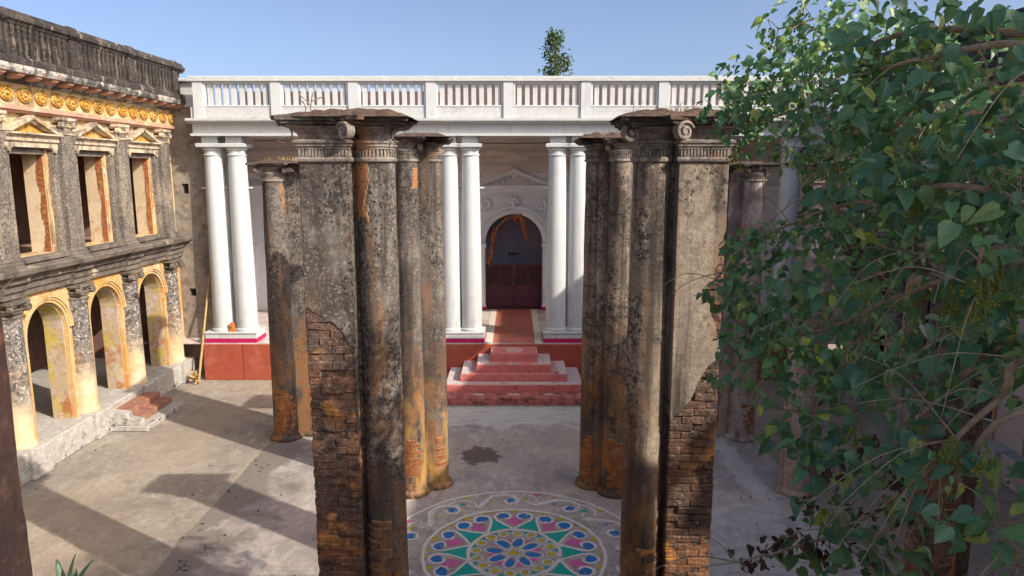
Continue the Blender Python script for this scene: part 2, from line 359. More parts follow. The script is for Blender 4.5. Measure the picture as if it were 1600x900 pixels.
# ------------------------------------------------------------------ mesh helpers
MX = 1                                   # -1 mirrors what is built (right-hand wing)
class MB:
    def __init__(s):
        s.v, s.f, s.sm = [], [], []
    def add(s, vs, fs, smooth=False):
        o = len(s.v)
        s.v += [tuple(q) for q in vs]
        s.f += [tuple(i + o for i in f) for f in fs]
        s.sm += [smooth] * len(fs)
        return s
    def box(s, x0, x1, y0, y1, z0, z1):
        return s.add([(x0, y0, z0), (x1, y0, z0), (x1, y1, z0), (x0, y1, z0), (x0, y0, z1), (x1, y0, z1), (x1, y1, z1), (x0, y1, z1)],
                     [(3, 2, 1, 0), (4, 5, 6, 7), (0, 1, 5, 4), (1, 2, 6, 5), (2, 3, 7, 6), (3, 0, 4, 7)])
    def prism(s, poly, axis, a0, a1, smooth=False):
        """polygon (u,v) extruded along an axis: 'x' -> (y,z), 'y' -> (x,z), 'z' -> (x,y)"""
        area = sum(poly[i][0] * poly[(i + 1) % len(poly)][1] - poly[(i + 1) % len(poly)][0] * poly[i][1] for i in range(len(poly)))
        if (area < 0) != (axis == 'y'):
            poly = poly[::-1]
        P = {'x': lambda u, v, a: (a, u, v), 'y': lambda u, v, a: (u, a, v), 'z': lambda u, v, a: (u, v, a)}[axis]
        n = len(poly)
        s.add([P(u, v, a0) for u, v in poly] + [P(u, v, a1) for u, v in poly], [])
        o = len(s.v) - 2 * n
        s.f += [tuple(o + i for i in reversed(range(n))), tuple(o + n + i for i in range(n))]
        s.sm += [False, False]
        for i in range(n):
            j = (i + 1) % n
            s.f.append((o + i, o + j, o + n + j, o + n + i))
            s.sm.append(smooth)
        return s
    def rings(s, rings, smooth=True, cap0=True, cap1=True, closed=True):
        n = len(rings[0])
        vs = [p for r in rings for p in r]
        fs = []
        for k in range(len(rings) - 1):
            for i in range(n if closed else n - 1):
                j = (i + 1) % n
                fs.append((k * n + i, k * n + j, (k + 1) * n + j, (k + 1) * n + i))
        o = len(s.v)
        s.add(vs, fs, smooth)
        if cap0:
            s.f.append(tuple(o + i for i in reversed(range(n)))); s.sm.append(False)
        if cap1:
            s.f.append(tuple(o + (len(rings) - 1) * n + i for i in range(n))); s.sm.append(False)
        return s
    def lathe(s, cx, cy, prof, n=24, smooth=True):
        return s.rings([[(cx + r * math.cos(2 * math.pi * i / n), cy + r * math.sin(2 * math.pi * i / n), z) for i in range(n)] for r, z in prof], smooth)
    def rect(s, x0, x1, y0, y1, prof):
        """mouldings round a rectangle; prof = (offset, z)"""
        return s.rings([[(x0 - o, y0 - o, z), (x1 + o, y0 - o, z), (x1 + o, y1 + o, z), (x0 - o, y1 + o, z)] for o, z in prof], False)
    def tube(s, pts, rad, n=6):
        pts = [Vector(p) for p in pts]
        if not hasattr(rad, '__len__'):
            rad = [rad] * len(pts)
        rr, prev = [], None
        for i, p in enumerate(pts):
            t = (pts[min(i + 1, len(pts) - 1)] - pts[max(i - 1, 0)]).normalized()
            if prev is None:
                prev = t.orthogonal().normalized()
            u = (prev - t * prev.dot(t))
            u = u.normalized() if u.length > 1e-6 else t.orthogonal().normalized()
            prev = u
            v = t.cross(u)
            rr.append([p + (u * math.cos(2 * math.pi * k / n) + v * math.sin(2 * math.pi * k / n)) * rad[i] for k in range(n)])
        return s.rings(rr, True)
    def ball(s, c, r, n=6, m=4, sz=1.0):
        pr = [(r * math.sin(math.pi * (k + .15) / (m + .3)), c[2] - sz * r * math.cos(math.pi * (k + .15) / (m + .3))) for k in range(m + 1)]
        return s.lathe(c[0], c[1], pr, n)
    def mesh(s, name, mat):
        me = bpy.data.meshes.new(name)
        if MX < 0:
            me.from_pydata([(-x, y, z) for x, y, z in s.v], [], [f[::-1] for f in s.f])
        else:
            me.from_pydata(s.v, [], s.f)
        me.polygons.foreach_set('use_smooth', s.sm)
        if any(s.sm):
            try:
                me.set_sharp_from_angle(angle=R(40))
            except Exception:
                pass
        me.materials.append(MATS[mat])
        return me
    def build(s, name, mat, parent=None, bevel=0.0, seg=1):
        o = link(bpy.data.objects.new(name, s.mesh(name, mat)), parent)
        if bevel:
            b = o.modifiers.new('bevel', 'BEVEL')
            b.width = bevel
            b.segments = seg
            b.limit_method = 'ANGLE'
            b.angle_limit = R(50)
        return o

def link(o, parent=None):
    col.objects.link(o)
    if parent:
        o.parent = parent
        o.matrix_parent_inverse = parent.matrix_basis.inverted()
    return o
def piece(me, name, parent, loc, rot=(0, 0, 0), scale=(1, 1, 1)):
    o = bpy.data.objects.new(name, me)
    o.location = (loc[0] * MX, loc[1], loc[2])
    o.rotation_euler = rot
    o.scale = scale
    return link(o, parent)
def tag(o, label=None, cat=None, group=None, kind=None):
    if label: o['label'] = label
    if cat: o['category'] = cat
    if group: o['group'] = group
    if kind: o['kind'] = kind
    return o
def thing(name, loc, label, cat, group=None):
    o = bpy.data.objects.new(name, None)
    o.empty_display_size = .2
    o.location = loc
    col.objects.link(o)
    return tag(o, label, cat, group, 'thing')
def arc(cx, cz, r, a0, a1, n):
    return [(cx + r * math.cos(R(a0 + (a1 - a0) * i / n)), cz + r * math.sin(R(a0 + (a1 - a0) * i / n))) for i in range(n + 1)]
def rough_block(sx, sy, sz, j, bev, name, mat):
    bm = bmesh.new()
    bmesh.ops.create_cube(bm, size=1)
    for v in bm.verts:
        v.co = Vector((v.co.x * sx, v.co.y * sy, v.co.z * sz)) + Vector([random.uniform(-j, j) for _ in range(3)])
    bmesh.ops.bevel(bm, geom=list(bm.edges), offset=bev, segments=1, affect='EDGES')
    me = bpy.data.meshes.new(name)
    bm.to_mesh(me)
    bm.free()
    me.materials.append(MATS[mat])
    return me
def arch_wall(mb, plane, a0, a1, z0, z1, c, hw, spring, t0, t1, n=14):
    """wall panel with a round-headed opening; plane 'x' runs along y, 'y' runs along x; t0..t1 the thickness"""
    def P(poly):
        mb.prism(poly, plane, t0, t1)
    P([(a0, z0), (c - hw, z0), (c - hw, spring), (c - hw, z1), (a0, z1)])
    P([(c + hw, z0), (a1, z0), (a1, z1), (c + hw, z1), (c + hw, spring)])
    A = arc(c, spring, hw, 180, 0, n)
    for i in range(n):
        (u0, v0), (u1, v1) = A[i], A[i + 1]
        P([(u0, v0), (u1, v1), (u1, z1), (u0, z1)])
def spiral(c, u, v, nrm, r0, r1, turns, a0=0.0, n=26):
    c, u, v = Vector(c), Vector(u), Vector(v)
    out = []
    for i in range(n + 1):
        t = i / n
        r = r0 + (r1 - r0) * t
        a = a0 + turns * 2 * math.pi * t
        out.append(c + (u * math.cos(a) + v * math.sin(a)) * r)
    return out
def volute(mb, c, dirv, r, wd):
    """scroll in the vertical plane that holds dirv (horizontal), wd thick"""
    d = Vector((dirv[0], dirv[1], 0)).normalized()
    nrm = Vector((-d.y, d.x, 0))
    c = Vector(c)
    up = Vector((0, 0, 1))
    for k in (-.5, 0, .5):
        mb.tube(spiral(c + nrm * wd * k, -d, up, nrm, r, r * .18, 1.6, R(20)), r * .20, 5)
    mb.tube([c - nrm * wd * .62, c + nrm * wd * .62], r * .30, 8)
    pts = [(c + (d * math.cos(a) + up * math.sin(a)) * r * .86) for a in [2 * math.pi * i / 14 for i in range(14)]]
    mb.rings([[p - nrm * wd * .35 for p in pts], [p + nrm * wd * .35 for p in pts]], False)

# ------------------------------------------------------------------ ground
def sheet(name, x0, x1, y0, y1, z, mat):
    o = MB().add([(x0, y0, z), (x1, y0, z), (x1, y1, z), (x0, y1, z)], [(0, 1, 2, 3)]).build(name, mat)
    return tag(o, kind='structure')
sheet('ground', -400, 400, -400, 400, 0, 'court_concrete')
pf = MB()
edge = [(-4.72 + .05 * mno.noise(Vector((0, y * .9, 0))) + .02 * mno.noise(Vector((3, y * 5, 0))), y) for y in [2.2 + .25 * i for i in range(53)]]
pf.prism(edge + [(4.72, 15.2), (4.72, 2.2)], 'z', 0.001, .022)
tag(pf.build('pavilion_floor', 'platform_concrete'), kind='structure')

# ------------------------------------------------------------------ side wings (left one in full view, right one behind the creeper)
BAYS = [16.34, 14.47, 12.60, 10.73]
PILS = [17.28, 15.405, 13.535, 11.665, 9.795]
def wing(name, mx, label, detail):
    global MX
    MX = mx
    root = thing(name, (mx * -9.0, 10.0, 0), label, 'building')
    WX, WT = -8.50, -8.89                       # wall face, inner face
    YA, YB = 2.45, 17.9
    y_open = 9.795
    # lower storey wall
    mb = MB()
    for c in BAYS:
        arch_wall(mb, 'x', c - .935, c + .935, .5, 3.12, c, .56, 2.30, WT, WX)
    mb.box(WT, WX, BAYS[0] + .935, YB, .5, 3.12)
    mb.box(WT, WX, YA, BAYS[-1] - .935, .5, 3.12)
    mb.build('lower_wall', 'wing_cream' if detail else 'wing_pale', root)
    # stained reveals of the arches, lining the openings
    for c in BAYS[:3]:
        r = MB()
        A = [(c + .556, .5)] + arc(c, 2.30, .556, 0, 180, 14) + [(c - .556, .5)]
        B = [(c + .54, .5)] + arc(c, 2.30, .54, 0, 180, 14) + [(c - .54, .5)]
        for i in range(len(A) - 1):
            r.prism([A[i], A[i + 1], B[i + 1], B[i]], 'x', WT - .004, WX - .035)
        r.build('arch_reveal', 'reveal_stain', root)
    # upper storey wall with square windows
    mb = MB()
    for c in BAYS:
        mb.box(WT, WX, c - .935, c - .47, 3.6, 6.25)
        mb.box(WT, WX, c + .47, c + .935, 3.6, 6.25)
        mb.box(WT, WX, c - .47, c + .47, 3.6, 3.74)
        mb.box(WT, WX, c - .47, c + .47, 5.60, 6.25)
    mb.box(WT, WX, BAYS[0] + .935, YB, 3.6, 6.25)
    mb.box(WT, WX, YA, BAYS[-1] - .935, 3.6, 6.25)
    mb.build('upper_wall', 'wing_ochre' if detail else 'wing_pale', root)
    for c in BAYS[:3]:
        r = MB()
        r.box(WT - .004, WX - .03, c + .452, c + .468, 3.74, 5.60)
        r.box(WT - .004, WX - .03, c - .468, c - .452, 3.74, 5.60)
        r.build('window_reveal', 'reveal_upper', root)
        b = MB()                                   # broken edge where the brick shows
        yy = c + .452
        zs = [3.74 + .1 * i for i in range(19)]
        for i in range(18):
            wd = .10 + .07 * mno.noise(Vector((c * 3, zs[i] * 2.3, 0)))
            b.box(WX - .03 - wd, WX - .028, yy - .010, yy + .004, zs[i], zs[i] + .094)
        tag(b.build('exposed_brick', 'clean_brick', root), kind='stuff')
        MB().box(WX - .10, WX + .012, c - .47, c + .47, 5.50, 5.598).build('window_lintel', 'mould_cornice', root)
    # rooms behind
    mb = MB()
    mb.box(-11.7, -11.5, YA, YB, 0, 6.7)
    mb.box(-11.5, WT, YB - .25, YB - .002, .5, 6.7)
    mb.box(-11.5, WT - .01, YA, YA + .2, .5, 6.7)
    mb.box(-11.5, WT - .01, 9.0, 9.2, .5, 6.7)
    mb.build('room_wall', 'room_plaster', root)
    MB().box(-11.5, WX + .002, YA, YB - .001, 3.12, 3.598).build('upper_floor', 'wing_floor', root)
    MB().box(-11.7, WX + .002, YA, YB - .001, 6.25, 6.9).build('roof_slab', 'wing_ochre', root)
    # plinth with a block under each half column
    p = MB().box(-11.5, -8.22, YA, YB, 0, .5)
    p.build('plinth', 'wing_plinth', root, .02)
    for y in PILS[:4]:
        MB().box(-8.6, -8.13, y - .27, y + .27, .002, .53).build('plinth_block', 'wing_plinth', root, .025, 2)
    # cornice between the storeys
    prof = [(WX + .001, 3.10), (-8.40, 3.10), (-8.40, 3.18), (-8.36, 3.22), (-8.36, 3.32), (-8.28, 3.36), (-8.28, 3.42), (-8.16, 3.50), (-8.12, 3.50), (-8.10, 3.58), (-8.12, 3.60), (WX + .001, 3.64)]
    MB().prism(prof, 'y', YA, YB + .12).build('mid_cornice', 'mould_cornice', root)
    for y in PILS[:4]:
        MB().prism([(x + .07, z - .003) if x > -8.45 else (x, z - .003) for x, z in prof[:8]] + [(-8.2, 3.49), (WX, 3.49)], 'y', y - .27, y + .27).build('cornice_break', 'mould_cornice', root)
    # frieze, mouldings, top cornice
    MB().prism([(WX + .002, 6.19), (-8.40, 6.19), (-8.37, 6.23), (-8.34, 6.23), (-8.34, 6.30), (WX + .002, 6.31)], 'y', YA, YB + .06).build('frieze_moulding', 'wing_pink', root)
    MB().box(WX + .003, -8.41, YA, YB, 6.312, 6.68).build('frieze', 'wing_ochre', root)
    MB().prism([(-8.41, 6.675), (-8.36, 6.675), (-8.34, 6.71), (-8.30, 6.71), (-8.30, 6.80), (-8.06, 6.80), (-8.03, 6.86), (-8.03, 6.92), (-8.41, 6.925)], 'y', YA, YB + .15).build('top_cornice', 'wing_cornice', root)
    if detail:
        # roundels
        r = MB()
        n = 20
        ell = lambda k, x: [(x, .172 * k * math.cos(2 * math.pi * i / n), .132 * k * math.sin(2 * math.pi * i / n)) for i in range(n)]
        r.rings([ell(1, 0), ell(1, .035), ell(.86, .045), ell(.80, .022), ell(.3, .03)], True)
        for i in range(10):
            a = 2 * math.pi * i / 10
            r.ball((.034, .105 * math.cos(a), .078 * math.sin(a)), .030, 6, 3)
        r.ball((.04, 0, 0), .036, 7, 3)
        rm = r.mesh('roundel', 'roundel_ochre')
        for k in range(15):
            piece(rm, 'roundel', root, (-8.408, 17.86 - .443 * k, 6.492))
        b = MB().prism([(0, 0), (0, .085), (.20, .085), (.20, .05), (.15, .02), (.08, 0)], 'y', -.075, .075).mesh('bracket', 'wing_pink')
        for k in range(17):
            piece(b, 'bracket', root, (-8.298, 17.86 - .443 * k, 6.713))
    # half columns of the lower storey
    def vol_cap(par, y, x, z, hw, mat, r=.07):
        c = MB()
        c.rect(x - .14, x + .06, y - hw, y + hw, [(-.02, z), (.0, z + .02), (.0, z + .05), (.03, z + .07), (.03, z + .10)])
        for s in (-1, 1):
            volute(c, (x + .10, y + s * (hw + .02), z + .10), (0, s, 0), r, .07)
        c.rect(x - .14, x + .07, y - hw, y + hw, [(.03, z + .15), (.07, z + .19), (.07, z + .24)])
        return c.build('capital', mat, par)
    for y in PILS[:4 if detail else 2]:
        s = MB().lathe(-8.47, y, [(.225, .53), (.225, .57), (.205, .60), (.20, .64), (.185, 2.78)], 20).build('half_column', 'pilaster_mould', root)
        MB().lathe(-8.47, y, [(.195, 2.775), (.21, 2.785), (.21, 2.81), (.195, 2.82)], 20).build('collar', 'mould_cornice', s)
        vol_cap(s, y, -8.37, 2.83, .17, 'mould_cornice', .075)
        MB().box(-8.497, -8.44, y + .215, y + .30, .53, 3.08).build('side_strip', 'wing_trim', root)
    # arch mouldings down to the plinth
    for c in BAYS[:3]:
        a = MB()
        for (r0, r1, x1) in ((.565, .615, -8.455), (.617, .66, -8.43), (.66, .69, -8.405)):
            A = [(c + r1, .5)] + arc(c, 2.30, r1, 0, 180, 18) + [(c - r1, .5)]
            B = [(c + r0, .5)] + arc(c, 2.30, r0, 0, 180, 18) + [(c - r0, .5)]
            for i in range(len(A) - 1):
                if r1 > .65 and (i == 0 or i == len(A) - 2):
                    continue
                a.prism([A[i], A[i + 1], B[i + 1], B[i]], 'x', WX - .002, x1)
        a.build('archivolt', 'wing_cream', root)
    # upper pilasters
    for y in PILS[:4 if detail else 2]:
        s = MB().box(-8.498, -8.33, y - .19, y + .19, 3.74, 6.0).build('pilaster', 'pilaster_speckle', root, .012)
        MB().rect(-8.498, -8.33, y - .19, y + .19, [(.06, 3.605), (.06, 3.67), (.03, 3.70), (.035, 3.72), (.0, 3.76)]).build('base', 'mould_cornice', s)
        for d in (-.30, .30):
            MB().box(-8.497, -8.41, y + d - .075, y + d + .075, 3.62, 5.585).build('jamb_strip', 'pilaster_speckle', root, .008)
        MB().rect(-8.498, -8.33, y - .19, y + .19, [(.005, 5.86), (.02, 5.87), (.02, 5.89), (.005, 5.90)]).build('collar', 'wing_trim', s)
        vol_cap(s, y, -8.40, 5.94, .15, 'wing_trim', .062)
    # windows: jambs, small capitals, entablature, pediment
    for c in BAYS[:3]:
        e = MB().prism([(WX + .004, 5.615), (-8.38, 5.615), (-8.38, 5.70), (-8.34, 5.72), (-8.34, 5.79), (-8.26, 5.83), (-8.26, 5.86), (WX + .004, 5.87)], 'y', c - .70, c + .70).build('window_entablature', 'wing_trim', root)
        t = MB()
        for s in (-1, 1):
            d = Vector((s * .70, -.30)).normalized()
            o = Vector((0.30, .70 * s)).normalized()
            t.prism([(c + s * .70, 5.872), (c + s * .58, 5.872), (c, 6.10), (c, 6.165)], 'x', WX + .004, -8.30)
            t.prism([(c + s * .56, 5.90), (c + s * .48, 5.90), (c, 6.055), (c, 6.095)], 'x', WX + .004, -8.36)
        t.build('pediment', 'wing_trim', e)
        MB().prism([(c - .48, 5.874), (c + .48, 5.874), (c, 6.05)], 'x', WX + .004, -8.44).build('tympanum', 'roundel_ochre', e)
        MB().box(-8.50 + .002, -8.30, c - .60, c + .60, 3.642, 3.735).build('sill', 'mould_cornice', root, .01)
        for s in (-1, 1):
            k = MB()
            volute(k, (-8.385, c + s * .60, 5.555), (0, s, 0), .035, .05)
            k.box(-8.49, -8.37, c + s * .60 - .08, c + s * .60 + .08, 5.588, 5.613)
            k.build('jamb_capital', 'wing_trim', root)
    # blind balustrade on the roof
    MB().prism([(-8.40, 6.93), (-8.03, 6.93), (-8.03, 7.02), (-8.08, 7.06), (-8.40, 7.06)], 'y', YA, YB + .05).build('parapet_base', 'mould_black', root)
    MB().box(-8.40, -8.16, YA, YB + .03, 7.061, 7.56).build('parapet_wall', 'mould_black', root)
    MB().prism([(-8.42, 7.561), (-8.09, 7.561), (-8.07, 7.60), (-8.03, 7.63), (-8.03, 7.69), (-8.08, 7.72), (-8.10, 7.78), (-8.42, 7.79)], 'y', YA, YB + .08).build('parapet_rail', 'mould_black', root)
    bl = MB()
    bl.rings([[(x, y, z) for x, y in ((-.002, -w_), (d, -w_), (d, w_), (-.002, w_))] for z, w_, d in
              ((0, .05, .06), (.04, .05, .06), (.05, .035, .045), (.18, .045, .06), (.30, .03, .045), (.42, .04, .055), (.43, .05, .06), (.498, .05, .06))], False)
    bl = bl.mesh('baluster', 'mould_black')
    posts = [17.55 - 1.98 * k for k in range(5)]
    for i, y in enumerate(posts):
        MB().box(-8.43, -8.065, y - .12, y + .12, 7.058, 7.563).build('parapet_post', 'mould_black', root, .015)
        MB().rect(-8.42, -8.09, y - .12, y + .12, [(.02, 7.57), (.055, 7.60), (.085, 7.63), (.085, 7.70), (.03, 7.72), (.0, 7.80)]).build('post_cap', 'mould_black', root)
        if i < 4 and detail:
            for k in range(11):
                piece(bl, 'baluster', root, (-8.16, y - .24 - k * .15, 7.062))
    MX = 1
    return root
wing('wing_building', 1, 'decaying yellow two-storey wing with arches, pedimented windows and black roof balustrade, on the left', True)
wing('wing_building', -1, 'matching wing on the right of the courtyard, mostly hidden behind the leafy creeper', False)

# steps up to the left wing
st = thing('wing_steps', (-7.8, 14.5, 0), 'short worn reddish steps with grey cheeks against the left wing plinth', 'steps')
MB().box(-8.215, -7.40, 13.72, 15.28, .003, .12).build('bottom_step', 'wing_plinth', st, .015)
MB().box(-8.215, -7.62, 13.95, 15.24, .121, .25).build('middle_step', 'step_red', st, .015)
MB().box(-8.215, -7.86, 13.95, 15.20, .251, .38).build('top_step', 'step_red', st, .015)
MB().prism([(-8.214, .122), (-7.55, .122), (-7.55, .24), (-7.80, .27), (-7.80, .38), (-8.214, .42)], 'y', 13.735, 13.93).build('cheek', 'wing_plinth', st, .01)

# ------------------------------------------------------------------ corner wall between wing and portico
cw = thing('corner_wall', (-8.05, 18.2, 0), 'plain grey-brown corner wall between the left wing and the white portico', 'wall')
mb = MB()
HX0, HX1 = -8.30, -8.13
Y0, Y1 = 17.92, 18.3
mb.box(-8.6, HX0, Y0, Y1, 0, 6.75); mb.box(HX1, -7.66, Y0, Y1, 0, 6.75)
for a, b in ((0, 2.05), (2.25, 4.66), (4.90, 6.75)):
    mb.box(HX0, HX1, Y0, Y1, a, b)
mb.build('wall', 'corner_plaster', cw)
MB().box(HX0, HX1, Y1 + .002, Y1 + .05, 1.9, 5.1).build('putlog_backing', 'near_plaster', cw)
mb = MB().box(-8.45, -7.72, Y0 - .02, Y1, 6.76, 7.05).box(-8.45, -7.72, Y0 + .04, Y1, 7.051, 7.36)
mb.box(-8.5, -7.72, Y0 - .08, Y1 + .02, 7.361, 7.44)
mb.build('coping', 'white_weathered', cw, .015)

# ------------------------------------------------------------------ white portico
PY = 17.33
po = thing('portico', (0, 17.4, 0), 'white temple portico with paired columns and roof balustrade on a red plinth', 'building')
MB().box(-7.80, -.0, PY, 21.79, 0, .93).box(.0015, 7.80, PY, 21.79, 0, .93).build('plinth', 'red_oxide', po, .012)
MB().box(-9.9, 9.9, PY + .01, 21.79, .932, .955).build('floor', 'portico_floor', po)
for x in (-6.80, 6.80):
    MB().box(x - .004, x + .004, PY - .004, PY, .003, .93).build('plinth_joint', 'near_plaster', po)
MB().box(-.53, .53, PY + .02, 21.75, .956, .961).build('painted_path', 'red_path', po)
for s in (-1, 1):
    MB().box(s * .62 - .088, s * .62 + .088, PY + .02, 21.75, .956, .963).build('path_border', 'cream_strip', po)
# column bases and columns
for x0, x1 in ((-7.75, -6.45), (-1.95, -.74), (.74, 1.95), (6.45, 7.75)):
    MB().box(x0, x1, PY + .04, PY + .74, .956, 1.06).build('magenta_band', 'magenta_paint', po, .006)
    b = MB().box(x0 + .01, x1 - .01, PY + .05, PY + .73, 1.061, 1.19)
    b.box(x0 - .015, x1 + .015, PY + .025, PY + .755, 1.191, 1.225)
    b.build('column_base', 'white_paint', po, .008)
prof = [(.285, 1.226), (.30, 1.24), (.30, 1.275), (.275, 1.30)] + [(.262 - .058 * (k / 10) ** 1.6, 1.31 + 4.26 * k / 10) for k in range(11)]
cap = [(.205, 5.571), (.235, 5.58), (.24, 5.60), (.21, 5.615), (.208, 5.70), (.24, 5.715), (.255, 5.75), (.24, 5.77)]
s = MB().lathe(0, 0, [(.30, 1.24 - .014), (.30, 1.28), (.262, 1.31)] + [(.262 - .050 * (k / 8) ** 1.6, 1.31 + 4.26 * k / 8) for k in range(1, 9)], 32)
shaft_m = s.mesh('column', 'white_column')
neck_m = MB().lathe(0, 0, cap, 32).mesh('capital', 'white_paint')
a = MB().rect(-.24, .24, -.24, .24, [(.0, 5.771), (.055, 5.79), (.06, 5.86), (.02, 5.875)])
a.box(-.19, .19, -.19, .19, 5.876, 6.044)
ab_m = a.mesh('abacus', 'white_paint')
bar_m = MB().tube([(-.34, 0, 4.80), (.34, 0, 4.80)], .022, 8).mesh('tie_bar', 'white_paint')
CX = [-7.37, -6.79, -1.59, -1.07, 1.07, 1.59, 6.79, 7.37]
for x in CX:
    c = piece(shaft_m, 'column', po, (x, PY + .39, 0))
    piece(neck_m, 'capital', c, (x, PY + .39, 0))
    piece(ab_m, 'abacus', c, (x, PY + .39, 0))
    piece(bar_m, 'tie_bar', c, (x, PY + .39, 0))
for x in (-7.08, 7.08):
    MB().box(x - .20, x + .20, PY + .85, PY + 1.25, .957, 6.10).build('rear_pier', 'white_column', po, .01)
# entablature, ledge, ceiling
MB().box(-7.72, 7.72, PY + .13, PY + .68, 6.10, 6.33).box(-7.74, 7.74, PY + .03, PY + .70, 6.045, 6.099).build('architrave', 'white_paint', po)
MB().prism([(PY + .13, 6.331), (PY - .10, 6.37), (PY - .12, 6.39), (PY - .12, 6.44), (PY + .02, 6.455), (PY + .8, 6.455), (PY + .8, 6.331)], 'x', -7.78, 7.78).build('ledge', 'white_weathered', po)
MB().box(-9.9, 9.9, PY + .69, 23.2, 6.20, 6.33).build('ceiling', 'inner_brown', po)
MB().box(-9.9, 9.9, PY + .81, 23.2, 6.332, 6.48).build('roof', 'white_weathered', po)
for x in (-9.95, 9.9):
    MB().box(x, x + .05, PY + 1, 21.9, .9, 6.2).build('end_wall', 'inner_white', po)
# balustrade
PX = [-7.50 + 1.842 * k for k in range(9)]
BY0, BY1 = PY + .04, PY + .30
MB().box(-7.72, 7.72, BY0 + .03, BY1 - .03, 6.456, 6.72).build('balustrade_base', 'white_weathered', po, .01)
MB().box(-7.76, 7.76, BY0 - .05, BY1 + .05, 7.30, 7.365).box(-7.74, 7.74, BY0 - .01, BY1 + .01, 7.366, 7.43).build('balustrade_rail', 'white_weathered', po, .012)
sl_m = MB().box(-.054, .054, -.05, .05, 0, .50).mesh('slat', 'white_paint')
pn_m = MB().box(-.115, .115, BY0 - .015, BY1 + .015, 6.457, 7.299).mesh('post', 'white_paint')
for k, x in enumerate(PX):
    piece(pn_m, 'post', po, (x, 0, 0))
    if k == 8:
        break
    xa, xb = x + .116, x + 1.842 - .116
    f = MB().box(xa, xb, BY0 + .02, BY0 + .12, 6.721, 6.76).box(xa, xb, BY0 + .02, BY1 - .02, 7.255, 7.299)
    f.box(xa, xa + .05, BY0 + .02, BY0 + .12, 6.76, 7.255).box(xb - .05, xb, BY0 + .02, BY0 + .12, 6.76, 7.255)
    f.build('panel_frame', 'white_paint', po, .006)
    for i in range(8):
        piece(sl_m, 'slat', po, (xa + .147 + (xb - xa - .294) * (i / 7), BY0 + .12, 6.757))
# back wall with the sanctum arch
BW = 21.80
mb = MB()
arch_wall(mb, 'y', -2.2, 2.2, .93, 4.55, 0, .885, 3.03, BW, BW + .45, 20)
mb.box(-9.9, -2.2, BW, BW + .45, .93, 4.55).box(2.2, 9.9, BW, BW + .45, .93, 4.55)
mb.box(-9.9, 9.9, BW, BW + .45, 4.55, 5.15)
mb.build('back_wall', 'inner_white', po)
MB().box(-9.9, 9.9, BW, BW + .45, 5.15, 6.2).build('back_wall_band', 'inner_brown', po)
for (r0, r1, d) in ((.89, .96, .05), (.965, 1.04, .10), (1.06, 1.14, .17)):
    a = MB()
    A, B = arc(0, 3.03, r1, 0, 180, 26), arc(0, 3.03, r0, 0, 180, 26)
    for i in range(26):
        a.prism([A[i], A[i + 1], B[i + 1], B[i]], 'y', BW - d, BW + .002)
    a.build('archivolt', 'inner_white', po)
for s in (-1, 1):
    sx = s * 1.0
    j = MB().box(sx - .10, sx + .10, BW - .12, BW + .002, 1.16, 2.76).build('jamb_pilaster', 'inner_white', po, .01)
    MB().rect(sx - .10, sx + .10, BW - .12, BW + .002, [(.0, 2.761), (.02, 2.78), (.02, 2.82), (.0, 2.84), (.03, 2.90), (.05, 2.96), (.05, 3.02)]).build('capital', 'inner_white', j)
    MB().rect(sx - .10, sx + .10, BW - .12, BW + .002, [(.03, 1.06), (.03, 1.10), (.0, 1.159)]).build('base', 'inner_white', j)
    MB().box(sx - .16, sx + .16, BW - .17, BW + .002, .957, 1.059).build('magenta_block', 'magenta_paint', po)
    q = s * 1.72
    j = MB().box(q - .13, q + .13, BW - .10, BW + .002, 1.16, 4.50).build('wall_pilaster', 'inner_white', po, .01)
    MB().rect(q - .13, q + .13, BW - .10, BW + .002, [(.0, 4.501), (.03, 4.53), (.03, 4.58)]).build('capital', 'inner_white', j)
    MB().box(q - .19, q + .19, BW - .16, BW + .002, .957, 1.159).build('magenta_block', 'magenta_paint', po)
    # flower medallion
    m = MB()
    mx_, mz = s * .86, 4.20
    for i in range(8):
        a_ = 2 * math.pi * i / 8
        m.ball((mx_ + .13 * math.cos(a_), BW - .03, mz + .13 * math.sin(a_)), .075, 7, 4)
    m.ball((mx_, BW - .02, mz), .07, 8, 4)
    m.tube([(mx_ + .225 * math.cos(2 * math.pi * i / 20), BW - .004, mz + .225 * math.sin(2 * math.pi * i / 20)) for i in range(21)], .018, 5)
    m.build('medallion', 'inner_white', po)
m = MB()
for i in range(6):
    a_ = math.pi * i / 5
    m.ball((.11 * math.cos(a_), BW - .08, 4.26 + .13 * math.sin(a_)), .07, 7, 4)
m.ball((0, BW - .10, 4.24), .10, 8, 4)
m.box(-.13, .13, BW - .11, BW + .002, 4.10, 4.16)
m.build('keystone', 'inner_white', po)
m = MB()
for k in range(6):
    x0 = -1.2 + .4 * k
    m.tube([(x0 + .4 * i / 8, BW - .006, 4.50 - .05 * math.sin(math.pi * i / 8)) for i in range(9)], .013, 5)
m.build('swag', 'inner_white', po)
MB().prism([(BW + .002, 4.56), (BW - .06, 4.56), (BW - .07, 4.62), (BW - .12, 4.64), (BW - .12, 4.70), (BW - .18, 4.74), (BW - .18, 4.79), (BW + .002, 4.80)], 'x', -9.9, 9.9).build('inner_cornice', 'inner_white', po)
for c in (0, -8.2, 8.2):
    p = MB()
    for s in (-1, 1):
        p.prism([(c + s * 1.12, 4.802), (c + s * .90, 4.802), (c, 5.19), (c, 5.27)], 'y', BW - .13, BW + .002)
    p.build('pediment', 'inner_white', po)
m = MB()
